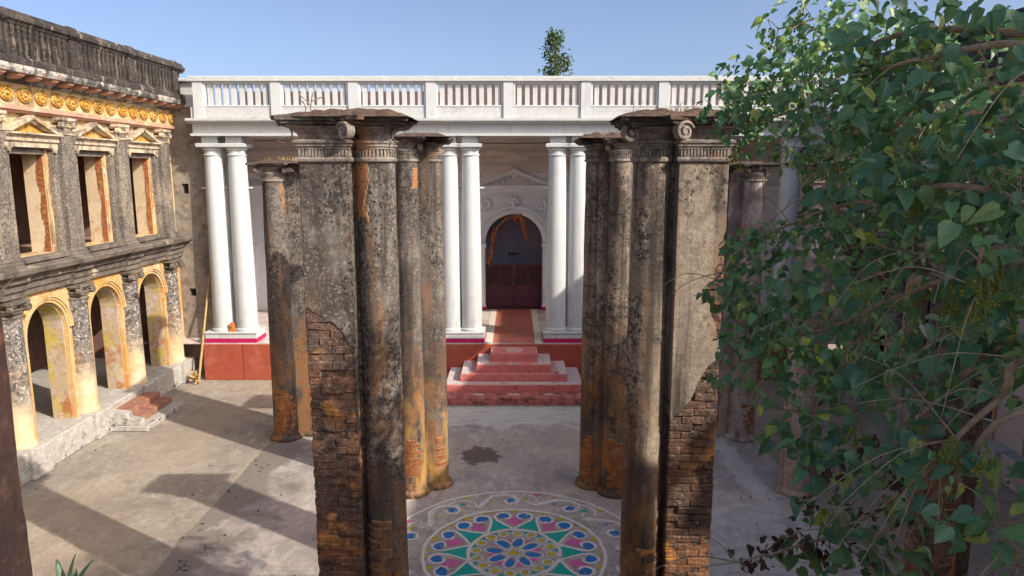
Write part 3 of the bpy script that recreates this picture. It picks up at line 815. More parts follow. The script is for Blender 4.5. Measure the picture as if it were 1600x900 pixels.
for s in (-1, 1):
    for k in range(3):
        m.tube(spiral((s * (.12 + .16 * k), BW - .01, 4.93 + .04 * (2 - k)), (s, 0, 0), (0, 0, 1), None, .07, .015, 1.3, k, 14), .016, 5)
    m.tube(spiral((s * 1.05, BW - .01, 5.05), (s, 0, 0), (0, 0, 1), None, .11, .02, 1.6, 0, 18), .018, 5)
    for k in range(5):
        m.tube(spiral((s * (.45 + .14 * k), BW - .008, 5.60 + .03 * (k % 2)), (s, 0, 0), (0, 0, 1), None, .06, .012, 1.2, k * 1.7, 12), .013, 5)
m.build('relief_scrolls', 'inner_brown', po)
for z in (5.36, 5.42, 5.78, 5.84):
    MB().box(-9.9, 9.9, BW - .035, BW + .002, z, z + .035).build('wall_moulding', 'inner_brown', po)
# side niche with a shell head
for c in (-8.45, 8.45):
    a = MB()
    A, B = arc(c, 2.95, .50, 0, 180, 16), arc(c, 2.95, .40, 0, 180, 16)
    for i in range(16):
        a.prism([A[i], A[i + 1], B[i + 1], B[i]], 'y', BW - .08, BW + .002)
    a.box(c - .50, c - .40, BW - .08, BW + .002, 1.6, 2.95).box(c + .40, c + .50, BW - .08, BW + .002, 1.6, 2.95)
    a.box(c + .36, c + .58, BW - .12, BW + .003, 2.62, 2.94)
    nch = a.build('niche', 'inner_white', po)
    g = MB()
    for i in range(9):
        an = R(8 + 164 * i / 8)
        g.tube([(c, BW - .02, 2.72), (c + .36 * math.cos(an), BW - .03, 2.95 + .36 * math.sin(an))], [.015, .05], 6)
    g.build('shell', 'wing_trim', nch)
# sanctum behind the arch
MB().box(-1.9, 1.9, 23.6, 23.75, .93, 4.6).box(-1.95, -1.9, BW + .45, 23.6, .93, 4.6).box(1.9, 1.95, BW + .45, 23.6, .93, 4.6).box(-1.9, 1.9, BW + .45, 23.6, 4.55, 4.62).build('sanctum_wall', 'sanctum_wall', po)
MB().box(-1.9, 1.9, BW, 23.6, .93, .957).build('sanctum_floor', 'gate_maroon', po)
for s in (-1, 1):
    g = MB()
    xa, xb = (0.012 * s, .88 * s) if s > 0 else (.88 * s, .012 * s)
    gy = BW + .30
    for x in (xa, xb - .05, (xa + xb) / 2 - .02):
        g.box(x, x + .05, gy, gy + .05, .97, 2.33)
    for z in (.98, 1.30, 1.62, 2.28):
        g.box(xa, xb, gy + .004, gy + .046, z, z + .05)
    g.box(xa + .03, xb - .03, gy + .035, gy + .044, .99, 2.30)
    gt = g.build('gate_leaf', 'gate_maroon', po)
    l = MB()
    for k in range(9):
        z0 = 1.66
        x0 = xa + .05 + (xb - xa - .1) * k / 8
        for d in (-1, 1):
            x1 = x0 + d * .30
            t_ = 1.0
            if x1 > xb - .05: t_ = (xb - .05 - x0) / (d * .30)
            if x1 < xa + .05: t_ = (xa + .05 - x0) / (d * .30)
            if t_ > .05:
                l.tube([(x0, gy + .02, z0), (x0 + d * .30 * t_, gy + .02, z0 + .62 * t_)], .010, 4)
                l.tube([(x0, gy + .03, z0 + .62), (x0 + d * .30 * t_, gy + .03, z0 + .62 - .62 * t_)], .010, 4)
    l.build('lattice', 'iron', gt)
MB().box(-.16, .16, BW + .26, BW + .30, 1.93, 1.97).ball((.05, BW + .25, 1.85), .04).build('gate_bolt', 'iron', po)
MB().tube([(-.17, 23.55, 2.5), (.17, 23.55, 2.5)], .02, 6).box(-.02, .0, 23.52, 23.58, 2.35, 2.6).box(-.16, -.14, 23.5, 23.58, 2.4, 2.55).build('hanging_rod', 'iron', po)
mb = MB().tube([(-5.05, PY + .4, 6.05), (-5.05, PY + .4, 5.90), (-5.03, PY + .4, 5.84), (-5.0, PY + .4, 5.86)], .012, 5)
mb.build('ceiling_hook', 'white_paint', po)
mb = MB().tube([(-7, 19.5, 6.02), (0, 19.5, 5.95), (7, 19.5, 6.02)], .012, 5)
mb.build('ceiling_cable', 'iron', po)

# building mass behind the roof
rb = MB().box(-9.6, -2.4, 25.5, 26.2, 0, 7.95).box(-2.4, 9.6, 25.52, 26.22, 0, 8.35).build('rear_wall', 'rear_brick')
tag(rb, 'brown rear wall glimpsed between the white balustrade slats', 'wall')

# ------------------------------------------------------------------ stepped entrance platform
es = thing('entrance_steps', (0, 16.4, 0), 'red stepped pyramid stair with white painted motifs before the portico', 'steps')
LV = [(15.39, 2.05, 0, .17), (15.81, 1.59, .17, .34), (16.09, 1.25, .34, .51), (16.28, .885, .51, .69), (16.64, .565, .69, .87)]
for i, (y, hw, z0, z1) in enumerate(LV):
    b = MB()
    n = 24
    ring = lambda z, o: [(-hw - o, y - o, z), (hw + o, y - o, z), (hw + o, PY - .003, z), (-hw - o, PY - .003, z)]
    b.rings([ring(z0 + .002, 0), ring(z1 - .012, .004), ring(z1, -.008)], False)
    b.build('step', 'red_steps_base' if i == 0 else 'red_steps', es)
WOB = 0.0
def ribbon(mb, pts, wd, z):
    if WOB:
        wd = wd * random.uniform(.85, 1.25)
        pts = [(p[0] + WOB * mno.noise(Vector((p[0] * 6, p[1] * 6, 1))), p[1] + WOB * mno.noise(Vector((p[0] * 6, p[1] * 6, 7)))) for p in pts]
    n = len(pts)
    L = []
    for i, p in enumerate(pts):
        a, b = Vector(pts[max(i - 1, 0)]), Vector(pts[min(i + 1, n - 1)])
        t = (b - a)
        t = t.normalized() if t.length > 1e-9 else Vector((1, 0))
        q = Vector((-t.y, t.x))
        ww = wd[i] if hasattr(wd, '__len__') else wd
        L.append(((p[0] + q.x * ww / 2, p[1] + q.y * ww / 2, z), (p[0] - q.x * ww / 2, p[1] - q.y * ww / 2, z)))
    for i in range(n - 1):
        mb.add([L[i][1], L[i + 1][1], L[i + 1][0], L[i][0]], [(0, 1, 2, 3)])
def flat(mb, pts, z):
    if WOB:
        pts = [(p[0] + WOB * mno.noise(Vector((p[0] * 6, p[1] * 6, 1))) + random.uniform(-.004, .004), p[1] + WOB * mno.noise(Vector((p[0] * 6, p[1] * 6, 7))) + random.uniform(-.004, .004)) for p in pts]
    area = sum(pts[i][0] * pts[(i + 1) % len(pts)][1] - pts[(i + 1) % len(pts)][0] * pts[i][1] for i in range(len(pts)))
    if area < 0:
        pts = pts[::-1]
    mb.add([(x, y, z) for x, y in pts], [tuple(range(len(pts)))])
al = MB()
# flowers on the lowest tread
for k in range(-2, 3):
    cx = k * .80
    cy = 15.60
    for j in range(-3, 4):
        an = R(90 + j * 34)
        ln = .14 if j else .09
        tip = (cx + ln * math.cos(an) * 1.15, cy + ln * math.sin(an) * .8 + .01)
        nx, ny = -math.sin(an) * .022, math.cos(an) * .022
        flat(al, [(cx, cy - .02), (cx + (tip[0] - cx) * .5 + nx, cy + (tip[1] - cy) * .5 + ny), tip, (cx + (tip[0] - cx) * .5 - nx, cy + (tip[1] - cy) * .5 - ny)], .1735 + .0004 * (j + 3))
    flat(al, [(cx + .035 * math.cos(t), cy + .03 * math.sin(t)) for t in [2 * math.pi * i / 10 for i in range(10)]], .1768)
rnd = random.Random(3)
def border(i, strip, zt, dense, side_only=False):
    y, hw, z0, z1 = LV[i]
    yn, hn = LV[i + 1][0], LV[i + 1][1]
    n = int(dense)
    for s in (-1, 1):
        for k in range(n):
            yy = yn + (PY - .05 - yn) * (k + .5) / n
            for q in range(4):
                xx = s * (hn + (hw - hn) * (.14 + .24 * q))
                r = .055
                pts = [(xx + r * math.cos(t) * (1 - t / 8), yy + r * math.sin(t) * (1 - t / 8)) for t in [.9 * j + rnd.random() for j in range(7)]]
                ribbon(al, pts, .019, zt)
        ribbon(al, [(s * (hw - .025), y + .03), (s * (hw - .025), PY - .03)], .02, zt + .0008)
        ribbon(al, [(s * (hn + .02), yn), (s * (hn + .02), PY - .03)], .016, zt + .0008)
    if not side_only:
        ribbon(al, [(-hw + .02, y + .025), (hw - .02, y + .025)], .016, zt + .0008)
        m = int(hw * 2 / .075)
        for k in range(m):
            xx = -hw + .06 + (2 * hw - .12) * k / (m - 1)
            pts = [(xx + .032 * math.cos(t), y + .09 + (yn - y) * .2 * math.sin(t)) for t in [1.1 * j for j in range(6)]]
            ribbon(al, pts, .018, zt + .0004)
border(1, .2, .3435, 17)
border(2, .2, .5135, 14, True)
for k in range(34):
    x = -1.2 + 2.4 * k / 33
    flat(al, [(x - .02, 16.095), (x + .02, 16.095), (x, 16.14)], .5138)
border(3, .2, .6935, 12, True)
for k in (-.55, 0, .55):
    for r in (.16, .12, .08, .04):
        ribbon(al, [(k + r * 1.1 * math.cos(t), 16.29 + r * math.sin(t)) for t in [math.pi * i / 14 for i in range(15)]], .02, .6938)
for r in (.15, .11, .07, .03):
    ribbon(al, [(r * 1.2 * math.cos(t), 17.0 + r * 1.6 * math.sin(t)) for t in [2 * math.pi * i / 20 for i in range(21)]], .022, .8735)
ribbon(al, [(-.55, 16.66), (-.55, 17.3), (.55, 17.3), (.55, 16.66)], .018, .8738)
al.build('painted_motifs', 'alpana_white', es)
lc = MB()
def rc(x0, x1, y0, y1, z):
    lc.add([(x0, y0, z), (x1, y0, z), (x1, y1, z), (x0, y1, z)], [(0, 1, 2, 3)])
for i, zt in ((1, .3420), (2, .5120), (3, .6920)):
    y, hw = LV[i][0], LV[i][1]
    yn, hn = LV[i + 1][0], LV[i + 1][1]
    for s_ in (-1, 1):
        a_, b_ = sorted((s_ * (hn + .03), s_ * (hw - .04)))
        if i == 2:
            a_, b_ = sorted((s_ * (hn + .17), s_ * (hw - .03)))
        rc(a_, b_, y + .05, PY - .05, zt)
    if i == 1:
        rc(-hn - .03, hn + .03, y + .05, yn - .02, zt)
lc.build('painted_lace', 'alpana_lace', es)

# ------------------------------------------------------------------ the storey the photograph is taken from
nw = thing('near_wing', (0, 0, 0), 'dark brown broken pier of the viewing terrace at the left edge', 'building')
x0, x1 = -2.3, -1.62
p = MB()
n = 60
jag = lambda z: .006 * mno.noise(Vector((x0, z * 2.2, 1))) + .006 * mno.noise(Vector((x0, z * 9, 4)))
p.rings([[(x0, 1.8, z), (x1 + jag(z), 1.8, z), (x1 + jag(z), 2.2, z), (x0, 2.2, z)] for z in [3.6 + 2.5 * i / n for i in range(n + 1)]], False)
p.build('pier', 'near_plaster', nw)
MB().box(-8.6, 8.6, -2.6, 2.2, 3.3, 3.599).build('terrace_slab', 'wing_floor', nw)
MB().box(-8.6, 8.6, 1.8, 2.199, 0, 3.299).build('lower_wall', 'wing_cream', nw)
MB().box(4.3, 8.6, -2.6, 2.0, 3.6, 7.85).build('added_sun_block', 'wing_cream', nw)  # unseen mass added beside the viewpoint to keep sun off the creeper
MB().box(4.2, 8.7, -2.7, 2.1, 7.851, 8.0).build('sun_block_cap', 'wing_cornice', nw)  # cap of the added sun-blocking mass, also out of view

# ------------------------------------------------------------------ ruined clustered pillars
def circ(cx, cy, r, n=28, a0=0):
    return [(cx + r * math.cos(2 * math.pi * i / n + a0), cy + r * math.sin(2 * math.pi * i / n + a0)) for i in range(n)]
TAPER = .15
def shaft_mesh(cx, cy, r, z0, z1, seed):
    mb = MB()
    rr = []
    m = 46
    for k in range(m + 1):
        t = k / m
        z = z0 + (z1 - z0) * t
        base = r * (1.0 - TAPER * t ** 1.3)
        ring = []
        for i in range(32):
            a = 2 * math.pi * i / 32
            d = .007 * mno.noise(Vector((math.cos(a) * 2 + seed, math.sin(a) * 2, z * 2.2))) + .003 * mno.noise(Vector((math.cos(a) * 6 + seed, math.sin(a) * 6, z * 8)))
            ring.append((cx + (base + d) * math.cos(a), cy + (base + d) * math.sin(a), z))
        rr.append(ring)
    return mb.rings(rr, True)
def brick_patch(parent, cx, cy, r, z0, z1, a0, a1, seed, mat='clean_brick', fill=.62, ch=.062, bl=.135):
    """bare brick courses curved round a shaft where the plaster has fallen"""
    b, mo = MB(), MB()
    z, row = z0, 0
    da = bl / r
    while z < z1:
        a = R(a0) + (da / 2 if row % 2 else 0)
        while a < R(a1):
            wv = .40 * (R(a1) - R(a0))
            e = min((a - R(a0)) / wv + .1, (R(a1) - a - da) / wv + .1, (z - z0) / .20 + .1, (z1 - z) / .25 + .05, 1)
            if mno.noise(Vector((a * 2.2 + seed, z * 4.5, seed))) * .9 + mno.noise(Vector((a * 6 + seed, z * 12, seed))) * .35 + e > .80 - fill:
                rr = r + .006 + .004 * random.random()
                for (g, rad, dst, zz0, zz1) in ((.012 / r, rr, b, z + .005, z + ch - .004), (-.004, r + .003, mo, z - .006, z + ch + .006)):
                    n = 3
                    A = [a + g / 2 + (da - g) * i / n for i in range(n + 1)]
                    P = lambda an, ra, q: (cx + ra * math.cos(an), cy + ra * math.sin(an), q)
                    dst.rings([[P(an, rad - .03, zz0) for an in A] + [P(an, rad, zz0) for an in reversed(A)],
                               [P(an, rad - .03, zz1) for an in A] + [P(an, rad, zz1) for an in reversed(A)]], False)
            a += da
        z += ch
        row += 1
    if b.f:
        tag(b.build('bare_bricks', mat, parent), kind='stuff')
        tag(mo.build('brick_mortar', 'lime_mortar', parent), kind='stuff')
def capital_round(root, cx, cy, r, z0, k, flutes=True):
    L = lambda o, q: (r * .99 + o, z0 + q * k)
    c = MB().lathe(cx, cy, [L(.0, -.02), L(.022, -.01), L(.028, .01), L(.022, .03), L(.0, .035), L(-.004, .10), L(.012, .105), L(.014, .125), L(.026, .13), L(.028, .155), L(.040, .16), L(.044, .18), L(.02, .19), L(-.01, .20), L(.0, .24), L(.04, .28), L(.10, .31)], 28)
    c = c.build('capital', 'capital_stone', root)
    if flutes:
        f = MB()
        n = 34
        for i in range(n):
            a = 2 * math.pi * i / n
            d, q = Vector((math.cos(a), math.sin(a), 0)), Vector((-math.sin(a), math.cos(a), 0)) * .010
            o = Vector((cx, cy, 0))
            A, B = o + d * (r * .99 - .008), o + d * (r * .99 + .014)
            zz0, zz1 = z0 + .037 * k, z0 + .10 * k
            f.rings([[A - q + Vector((0, 0, z)), B - q * .7 + Vector((0, 0, z)), B + q * .7 + Vector((0, 0, z)), A + q + Vector((0, 0, z))] for z in (zz0, zz1)], False)
        f.build('neck_flutes', 'capital_stone', c)
    return c
def capital_flat(root, x0, x1, y0, y1, z0, k):
    c = MB().rect(x0, x1, y0, y1, [(.0, z0 - .02), (.022, z0 - .01), (.028, z0 + .01 * k), (.022, z0 + .03 * k), (.0, z0 + .035 * k), (-.004, z0 + .10 * k), (.012, z0 + .105 * k), (.014, z0 + .125 * k), (.026, z0 + .13 * k), (.028, z0 + .155 * k), (.040, z0 + .16 * k), (.044, z0 + .18 * k), (.02, z0 + .19 * k), (-.01, z0 + .20 * k), (.0, z0 + .24 * k), (.04, z0 + .28 * k), (.10, z0 + .31 * k)])
    c = c.build('capital', 'capital_stone', root)
    f = MB()
    n = 15
    for i in range(n):
        t = (i + .5) / n
        zz0, zz1 = z0 + .037 * k, z0 + .10 * k
        x = x0 + (x1 - x0) * t
        f.box(x - .009, x + .009, y0 - .012, y0 + .008, zz0, zz1)
        y = y0 + (y1 - y0) * t
        f.box(x1 - .008, x1 + .012, y - .009, y + .009, zz0, zz1)
        f.box(x0 - .012, x0 + .008, y - .009, y + .009, zz0, zz1)
    f.build('neck_flutes', 'capital_stone', c)
    return c
def abacus(root, cx, cy, a, z0, z1, dz):
    def plan(h, o):
        pts = []
        for q in range(4):
            an = R(90 * q - 135)
            ex, ey = Vector((math.cos(an), math.sin(an))), None
            A = Vector((math.copysign(h, math.cos(an)), math.copysign(h, math.sin(an))))
            an2 = an + math.pi / 2
            B = Vector((math.copysign(h, math.cos(an2)), math.copysign(h, math.sin(an2))))
            t_ = (B - A).normalized()
            nn = Vector((t_.y, -t_.x))
            A2, B2 = A + t_ * .05, B - t_ * .05
            for i in range(8):
                u = i / 7
                p = A2 + (B2 - A2) * u - nn * (.075 * (1 - (2 * u - 1) ** 2))
                pts.append((cx + p.x, cy + p.y, o + .006 * mno.noise(Vector((p.x * 7, p.y * 7, o * 9 + cx)))))
        return pts
    h = z1 - z0
    return MB().rings([plan(a - .06, z0 + dz), plan(a - .05, z0 + .18 * h + dz), plan(a - .025, z0 + .22 * h + dz), plan(a - .02, z0 + .45 * h + dz), plan(a + .01, z0 + .5 * h + dz), plan(a + .015, z0 + .85 * h + dz), plan(a - .04, z1 + dz)], False).build('abacus', 'abacus_stone', root)
def crust(root, x0, x1, y0, y1, z, h, seed, mat='soil_crust'):
    mb = MB()
    n, m = 30, 24
    V, F = [], []
    for j in range(m + 1):
        for i in range(n + 1):
            u, v = 2 * i / n - 1, 2 * j / m - 1
            e = max(0, 1 - max(abs(u), abs(v)) ** 4)
            jx = .02 * mno.noise(Vector((u * 5, v * 5, seed)))
            V.append((x0 + (x1 - x0) * (u + 1) / 2 + jx, y0 + (y1 - y0) * (v + 1) / 2 + jx,
                      z - .012 + e * (h * .55 + h * .8 * abs(mno.noise(Vector((u * 2.5 + seed, v * 2.5, 2)))) + .016 * mno.noise(Vector((u * 13, v * 13, seed))))))
    for j in range(m):
        for i in range(n):
            o = j * (n + 1) + i
            F.append((o, o + 1, o + n + 2, o + n + 1))
    mb.add(V, F, True)
    return mb.build('weathered_top', mat, root)
def ragged(poly, amp=.011):
    out = []
    for i in range(len(poly)):
        a, b = Vector(poly[i]), Vector(poly[(i + 1) % len(poly)])
        out.append(tuple(a))
        if a.y > 5.2 or b.y > 5.2 or (a - b).length < .02 or abs(a.x - b.x) < .001:
            continue
        m = max(2, int((b - a).length / .014))
        nn = Vector((-(b - a).y, (b - a).x)).normalized()
        for k in range(1, m):
            p = a + (b - a) * k / m
            out.append(tuple(p + nn * (amp * mno.noise(Vector((p.x * 31, p.y * 31, 2))) + amp * .6 * mno.noise(Vector((p.x * 90, p.y * 90, 5))))))
    return out
def cluster(label, mx, shafts, zc, ztop, mat, pats=(), flat_poly=None, core=None, crust_h=.07, volutes=(), rings=(), zcrop=None):
    """shafts: (cx, cy, r); flat_poly: outline of the plaster left on the square pier"""
    global MX
    MX = mx
    cx = sum(s[0] for s in shafts) / len(shafts)
    cy = sum(s[1] for s in shafts) / len(shafts)
    root = thing('clustered_pillar', (mx * cx, cy, 0), label, 'pillar', 'ruined clustered pillars of the open pavilion')
    k = (ztop - zc) / .43
    for i, (x, y, r) in enumerate(shafts):
        shaft_mesh(x, y, r, .10, zc, i * 3.1 + cx + cy + mx).build('shaft', mat, root)
        MB().lathe(x, y, [(r + .06, .004), (r + .075, .03), (r + .07, .07), (r + .03, .095), (r + .02, .12), (r * .98, .125)], 28).build('base_ring', mat, root)
        r_ = r * (1 - TAPER) / .99
        capital_round(root, x, y, r_, zc, k)
        if not zcrop:
            abacus(root, x, y, r_ + .165, zc + .30 * k, zc + .41 * k, -.005 * i)
    for x0, x1, y0, y1 in core or ():
        MB().box(x0, x1, y0, y1, .01, zc + .2 * k).build('core', mat, root)
    for p in pats:
        brick_patch(root, *p)
    if flat_poly:
        X0, X1, Y0, Y1 = -1.955, -1.505, 6.55, 6.99
        flat_poly = ragged(flat_poly)
        MB().prism(flat_poly, 'y', Y0, Y1).build('plaster_pier', 'pillar_plaster' if mx > 0 else 'pillar_plaster_tan', root, .008)
        MB().box(X0 + .022, X1 - .02, Y0 + .033, Y1 - .028, .0, 5.2).build('mortar_core', 'mortar', root)
        def inside(px, pz):
            c = False
            n = len(flat_poly)
            for i in range(n):
                (x1, z1), (x2, z2) = flat_poly[i], flat_poly[(i + 1) % n]
                if (z1 > pz) != (z2 > pz) and px < (x2 - x1) * (pz - z1) / (z2 - z1) + x1:
                    c = not c
            return c
        variants = [rough_block(.224, .43, .0775, .008, .009, 'brick', 'old_brick') for _ in range(6)]
        halves = [rough_block(.116, .43, .0775, .007, .009, 'brick', 'old_brick') for _ in range(4)]
        z, row = .04, 0
        low = MB()
        while z < 4.75:
            xs = [(-1.843, 0), (-1.618, 0)] if row % 2 else [(-1.898, 1), (-1.730, 0), (-1.562, 1)]
            for x, hf in xs:
                if inside(x - .05, z) and inside(x + .05, z) and inside(x - .05, z - .05) and inside(x, z + .04):
                    continue
                hx = .05 if hf else .105
                d = .004 * mno.noise(Vector((x * 9, 0, z * 9))) + (random.uniform(-.012, .012) if random.random() < .85 else random.uniform(.015, .04))
                if z < 1.0:
                    low.box(x - hx, x + hx, Y0 + .028 + d, Y1 - .02, z - .033, z + .033)
                else:
                    piece(random.choice(halves if hf else variants), 'brick', root, (x, (Y0 + .028 + d + Y1 - .02) / 2, z), (0, random.uniform(-.012, .012), 0))
            z += .0775
            row += 1
        tag(low.build('low_brickwork', 'old_brick', root), kind='stuff')
        capital_flat(root, X0, X1, Y0, Y1, zc, k)
        abacus(root, (X0 + X1) / 2, (Y0 + Y1) / 2, .40, zc + .30 * k, zc + .41 * k, .006)
    allx = [s[0] for s in shafts] + ([-1.73] if flat_poly else [])
    ally = [s[1] for s in shafts] + ([6.77] if flat_poly else [])
    e = .375 if flat_poly else .335
    crust_h *= 1.25
    crust(root, min(allx) - e, max(allx) + e, min(ally) - e, max(ally) + e, zc + .405 * k, crust_h, cx * 3 + mx)
    for c, d, r, wd in volutes:
        v = MB()
        volute(v, c, d, r, wd)
        v.build('volute', 'capital_stone', root)
    for c, d, r in rings:
        v = MB()
        dv = Vector((d[0], d[1], 0)).normalized()
        v.tube(spiral(c, dv, (0, 0, 1), None, r, r * .9, .72, R(60), 20), .008, 5)
        v.build('iron_loop', 'iron', root)
    MX = 1
    return root
FRONT = [(-1.295, 6.77, .207)]
FCORE = [(-1.60, -1.40, 6.72, 6.95)]
polyL = [(-1.955, 5.32), (-1.505, 5.32), (-1.505, 2.70), (-1.512, 2.70), (-1.516, 3.30), (-1.530, 3.46), (-1.560, 3.58), (-1.62, 3.70), (-1.70, 3.79), (-1.79, 3.83), (-1.86, 3.88), (-1.955, 3.95)]
polyR = [(-1.955, 5.32), (-1.505, 5.32), (-1.505, 2.82), (-1.56, 2.90), (-1.62, 2.94), (-1.69, 3.03), (-1.74, 3.16), (-1.79, 3.27), (-1.85, 3.38), (-1.91, 3.42), (-1.955, 3.46), (-1.955, 3.60), (-1.915, 3.66), (-1.90, 3.78), (-1.855, 3.86), (-1.835, 3.98), (-1.825, 4.12), (-1.87, 4.20), (-1.865, 4.30), (-1.91, 4.38), (-1.90, 4.50), (-1.935, 4.60), (-1.955, 4.66)]
cluster('tall near pillar on the left, square face half stripped to brick, dry twigs on top', 1, FRONT, 5.30, 5.715, 'pillar_plaster',
        [(-1.295, 6.77, .179, 4.74, 5.28, 196, 252, 2.0, 'clean_brick', .9, .05, .026), (-1.295, 6.77, .205, .2, 1.75, 180, 330, 5.0, 'old_brick', .35, .075, .2)], polyL, FCORE,
        volutes=[((-1.49, 6.44, 5.55), (.8, -.6, 0), .085, .06)], rings=[((-2.07, 6.5, 5.53), (-1, -.4, 0), .085), ((-1.05, 6.60, 5.53), (1, -.3, 0), .08)])
cluster('tall near pillar on the right, plaster edge broken to orange brick beside the creeper', -1, FRONT, 5.30, 5.715, 'pillar_plaster_warm',
        [(-1.295, 6.77, .205, .2, 1.5, 180, 340, 8.0, 'old_brick', .4, .075, .2)], polyR, FCORE,
        volutes=[((-1.06, 6.58, 5.54), (.95, -.3, 0), .09, .05), ((-1.50, 6.44, 5.55), (.9, -.4, 0), .09, .06)])
SEC = [(-1.638, 10.95, .205), (-1.30, 11.26, .205)]
SCORE = [(-1.60, -1.30, 11.0, 11.25)]
cluster('round paired pillar behind the left near pillar, yellow stained foot beside the rangoli', 1, SEC, 5.36, 5.74, 'pillar_plaster_ochre',
        [(-1.638, 10.95, .203, .3, .95, 180, 345, 1.0, 'clean_brick', .45), (-1.30, 11.26, .203, .35, .95, 200, 350, 4.0, 'clean_brick', .5), (-1.638, 10.95, .177, 4.95, 5.24, 305, 345, 6.0, 'clean_brick', .8, .05, .028)], None, SCORE, .06,
        volutes=[((-1.42, 10.88, 5.55), (.4, -1, 0), .07, .05)])
cluster('round paired pillar behind the right near pillar, dry grass on top', -1, SEC, 5.36, 5.72, 'pillar_plaster_warm',
        [(-1.638, 10.95, .203, .12, 1.0, 180, 345, 3.0, 'clean_brick', .55), (-1.30, 11.26, .203, .12, .95, 190, 350, 7.0, 'clean_brick', .5)], None, SCORE, .08,
        volutes=[((-1.42, 10.86, 5.56), (.4, -1, 0), .07, .05)])
THI = [(-4.48, 13.38, .240), (-3.98, 13.66, .215)]
TCORE = [(-4.42, -4.04, 13.42, 13.64)]
cluster('shorter far left pillar with orange brick showing at its foot', 1, THI, 5.03, 5.38, 'pillar_plaster',
        [(-4.48, 13.38, .234, .12, 1.02, 225, 345, 2.0, 'clean_brick', .62), (-3.98, 13.66, .214, .15, .98, 200, 340, 9.0, 'clean_brick', .85), (-3.98, 13.66, .186, 4.70, 4.85, 215, 330, 3.0, 'clean_brick', .9, .05, .05), (-4.48, 13.38, .204, 4.4, 4.9, 318, 350, 4.0, 'clean_brick', .65, .05, .03)], None, TCORE, .05,
        volutes=[((-4.72, 13.16, 5.22), (-.6, -1, 0), .055, .05), ((-4.22, 13.20, 5.22), (.5, -1, 0), .055, .05)])
cluster('shorter far right pillar between the near pillar and the creeper', -1, THI, 5.03, 5.36, 'pillar_pale',
        [(-4.48, 13.38, .234, .2, .75, 200, 300, 5.0, 'clean_brick', .5), (-3.98, 13.66, .214, .25, .7, 200, 300, 6.0, 'clean_brick', .4)], None, TCORE, .05,
        volutes=[((-4.30, 13.18, 5.22), (.5, -1, 0), .055, .05)])
cluster('pale-footed pillar half covered by creeper leaves, middle of the right side', -1, [(-4.60, 10.99, .235), (-4.95, 11.35, .2)], 5.03, 5.36, 'pillar_pale',
        [(-4.60, 10.99, .234, .35, .7, 190, 300, 5.0, 'clean_brick', .5)], None, [(-4.9, -4.65, 11.05, 11.3)], .05)
cluster('brown pillar low behind the creeper at the right', -1, [(-4.32, 6.85, .235), (-4.75, 7.2, .2)], 4.2, 4.5, 'pillar_plaster',
        [(-4.32, 6.85, .234, .9, 2.2, 180, 300, 5.0, 'old_brick', .5, .075, .2)], None, [(-4.7, -4.35, 6.95, 7.2)], .05)

# ------------------------------------------------------------------ rangoli on the pavilion floor
WOB = .022
rg = thing('rangoli', (0, 9.06, .022), 'round floor rangoli with blue, teal, pink and yellow petals', 'rangoli')
RC = Vector((0, 9.06))
def P2(r, a):
    return (RC.x + r * math.sin(a), RC.y + r * math.cos(a))
Zc, Zw = .0262, .0302
class Petals:
    def __init__(s, name, mat):
        s.name, s.mat = name, mat
    def add(s, vs, fs):
        MB().add(vs, fs).build(s.name, s.mat, rg)
wl, fd = MB(), MB()
bl, te, pk, ye = Petals('blue_petal', 'chalk_blue'), Petals('teal_petal', 'chalk_teal'), Petals('pink_petal', 'chalk_pink'), Petals('yellow_petal', 'chalk_yellow')
def ringline(mb, r, wd, z):
    ribbon(mb, [(RC.x + (r + .006 * mno.noise(Vector((math.cos(t) * 3, math.sin(t) * 3, r)))) * math.sin(t), RC.y + r * math.cos(t)) for t in [2 * math.pi * i / 96 for i in range(97)]], wd, z)
ringline(wl, .63, .042, Zw); ringline(wl, 1.25, .044, Zw + .0004); ringline(wl, 1.87, .040, Zw)
def loc(c, a, pts):
    """local (across, outward) points turned to angle a round the centre"""
    o = Vector((math.sin(a), math.cos(a))); q = Vector((math.cos(a), -math.sin(a)))
    return [tuple(RC + o * (c + v) + q * u) for u, v in pts]
def drop(wd, ln, n=14):
    return [(wd * math.sin(t) * (.55 + .45 * math.cos(t / 2) ** 2) * (1 if True else 0), ln * (.5 - .5 * math.cos(t))) for t in [2 * math.pi * i / n for i in range(n)]]
def oval(cx, cy, rx, ry, n=14):
    return [(cx + rx * math.cos(2 * math.pi * i / n), cy + ry * math.sin(2 * math.pi * i / n)) for i in range(n)]
def closed(p):
    return p + [p[0]]
for k in range(8):
    a = 2 * math.pi * k / 8 + .2
    flat(bl, loc(.14, a, oval(0, .13, .062, .11)), Zc)
    ribbon(wl, loc(.14, a, closed(oval(0, .12, .085, .15))), .018, Zw)
    flat(pk, loc(.14, a + math.pi / 8, [(-.05, .17), (0, .04), (.05, .17), (0, .26)]), Zc)
for k in range(16):
    a = 2 * math.pi * k / 16 + .1
    flat(ye, loc(.50, a, oval(0, .02, .048, .05)), Zc)
    ribbon(wl, loc(.50, a, closed(oval(0, .02, .070, .075))), .016, Zw + .0002)
    flat(te, loc(.50, a + math.pi / 16, [(-.05, .10), (0, .03), (.05, .10)]), Zc)
flat(ye, [P2(.06, 2 * math.pi * i / 12) for i in range(12)], Zc)
ribbon(wl, [P2(.085, 2 * math.pi * i / 16) for i in range(17)], .016, Zw)
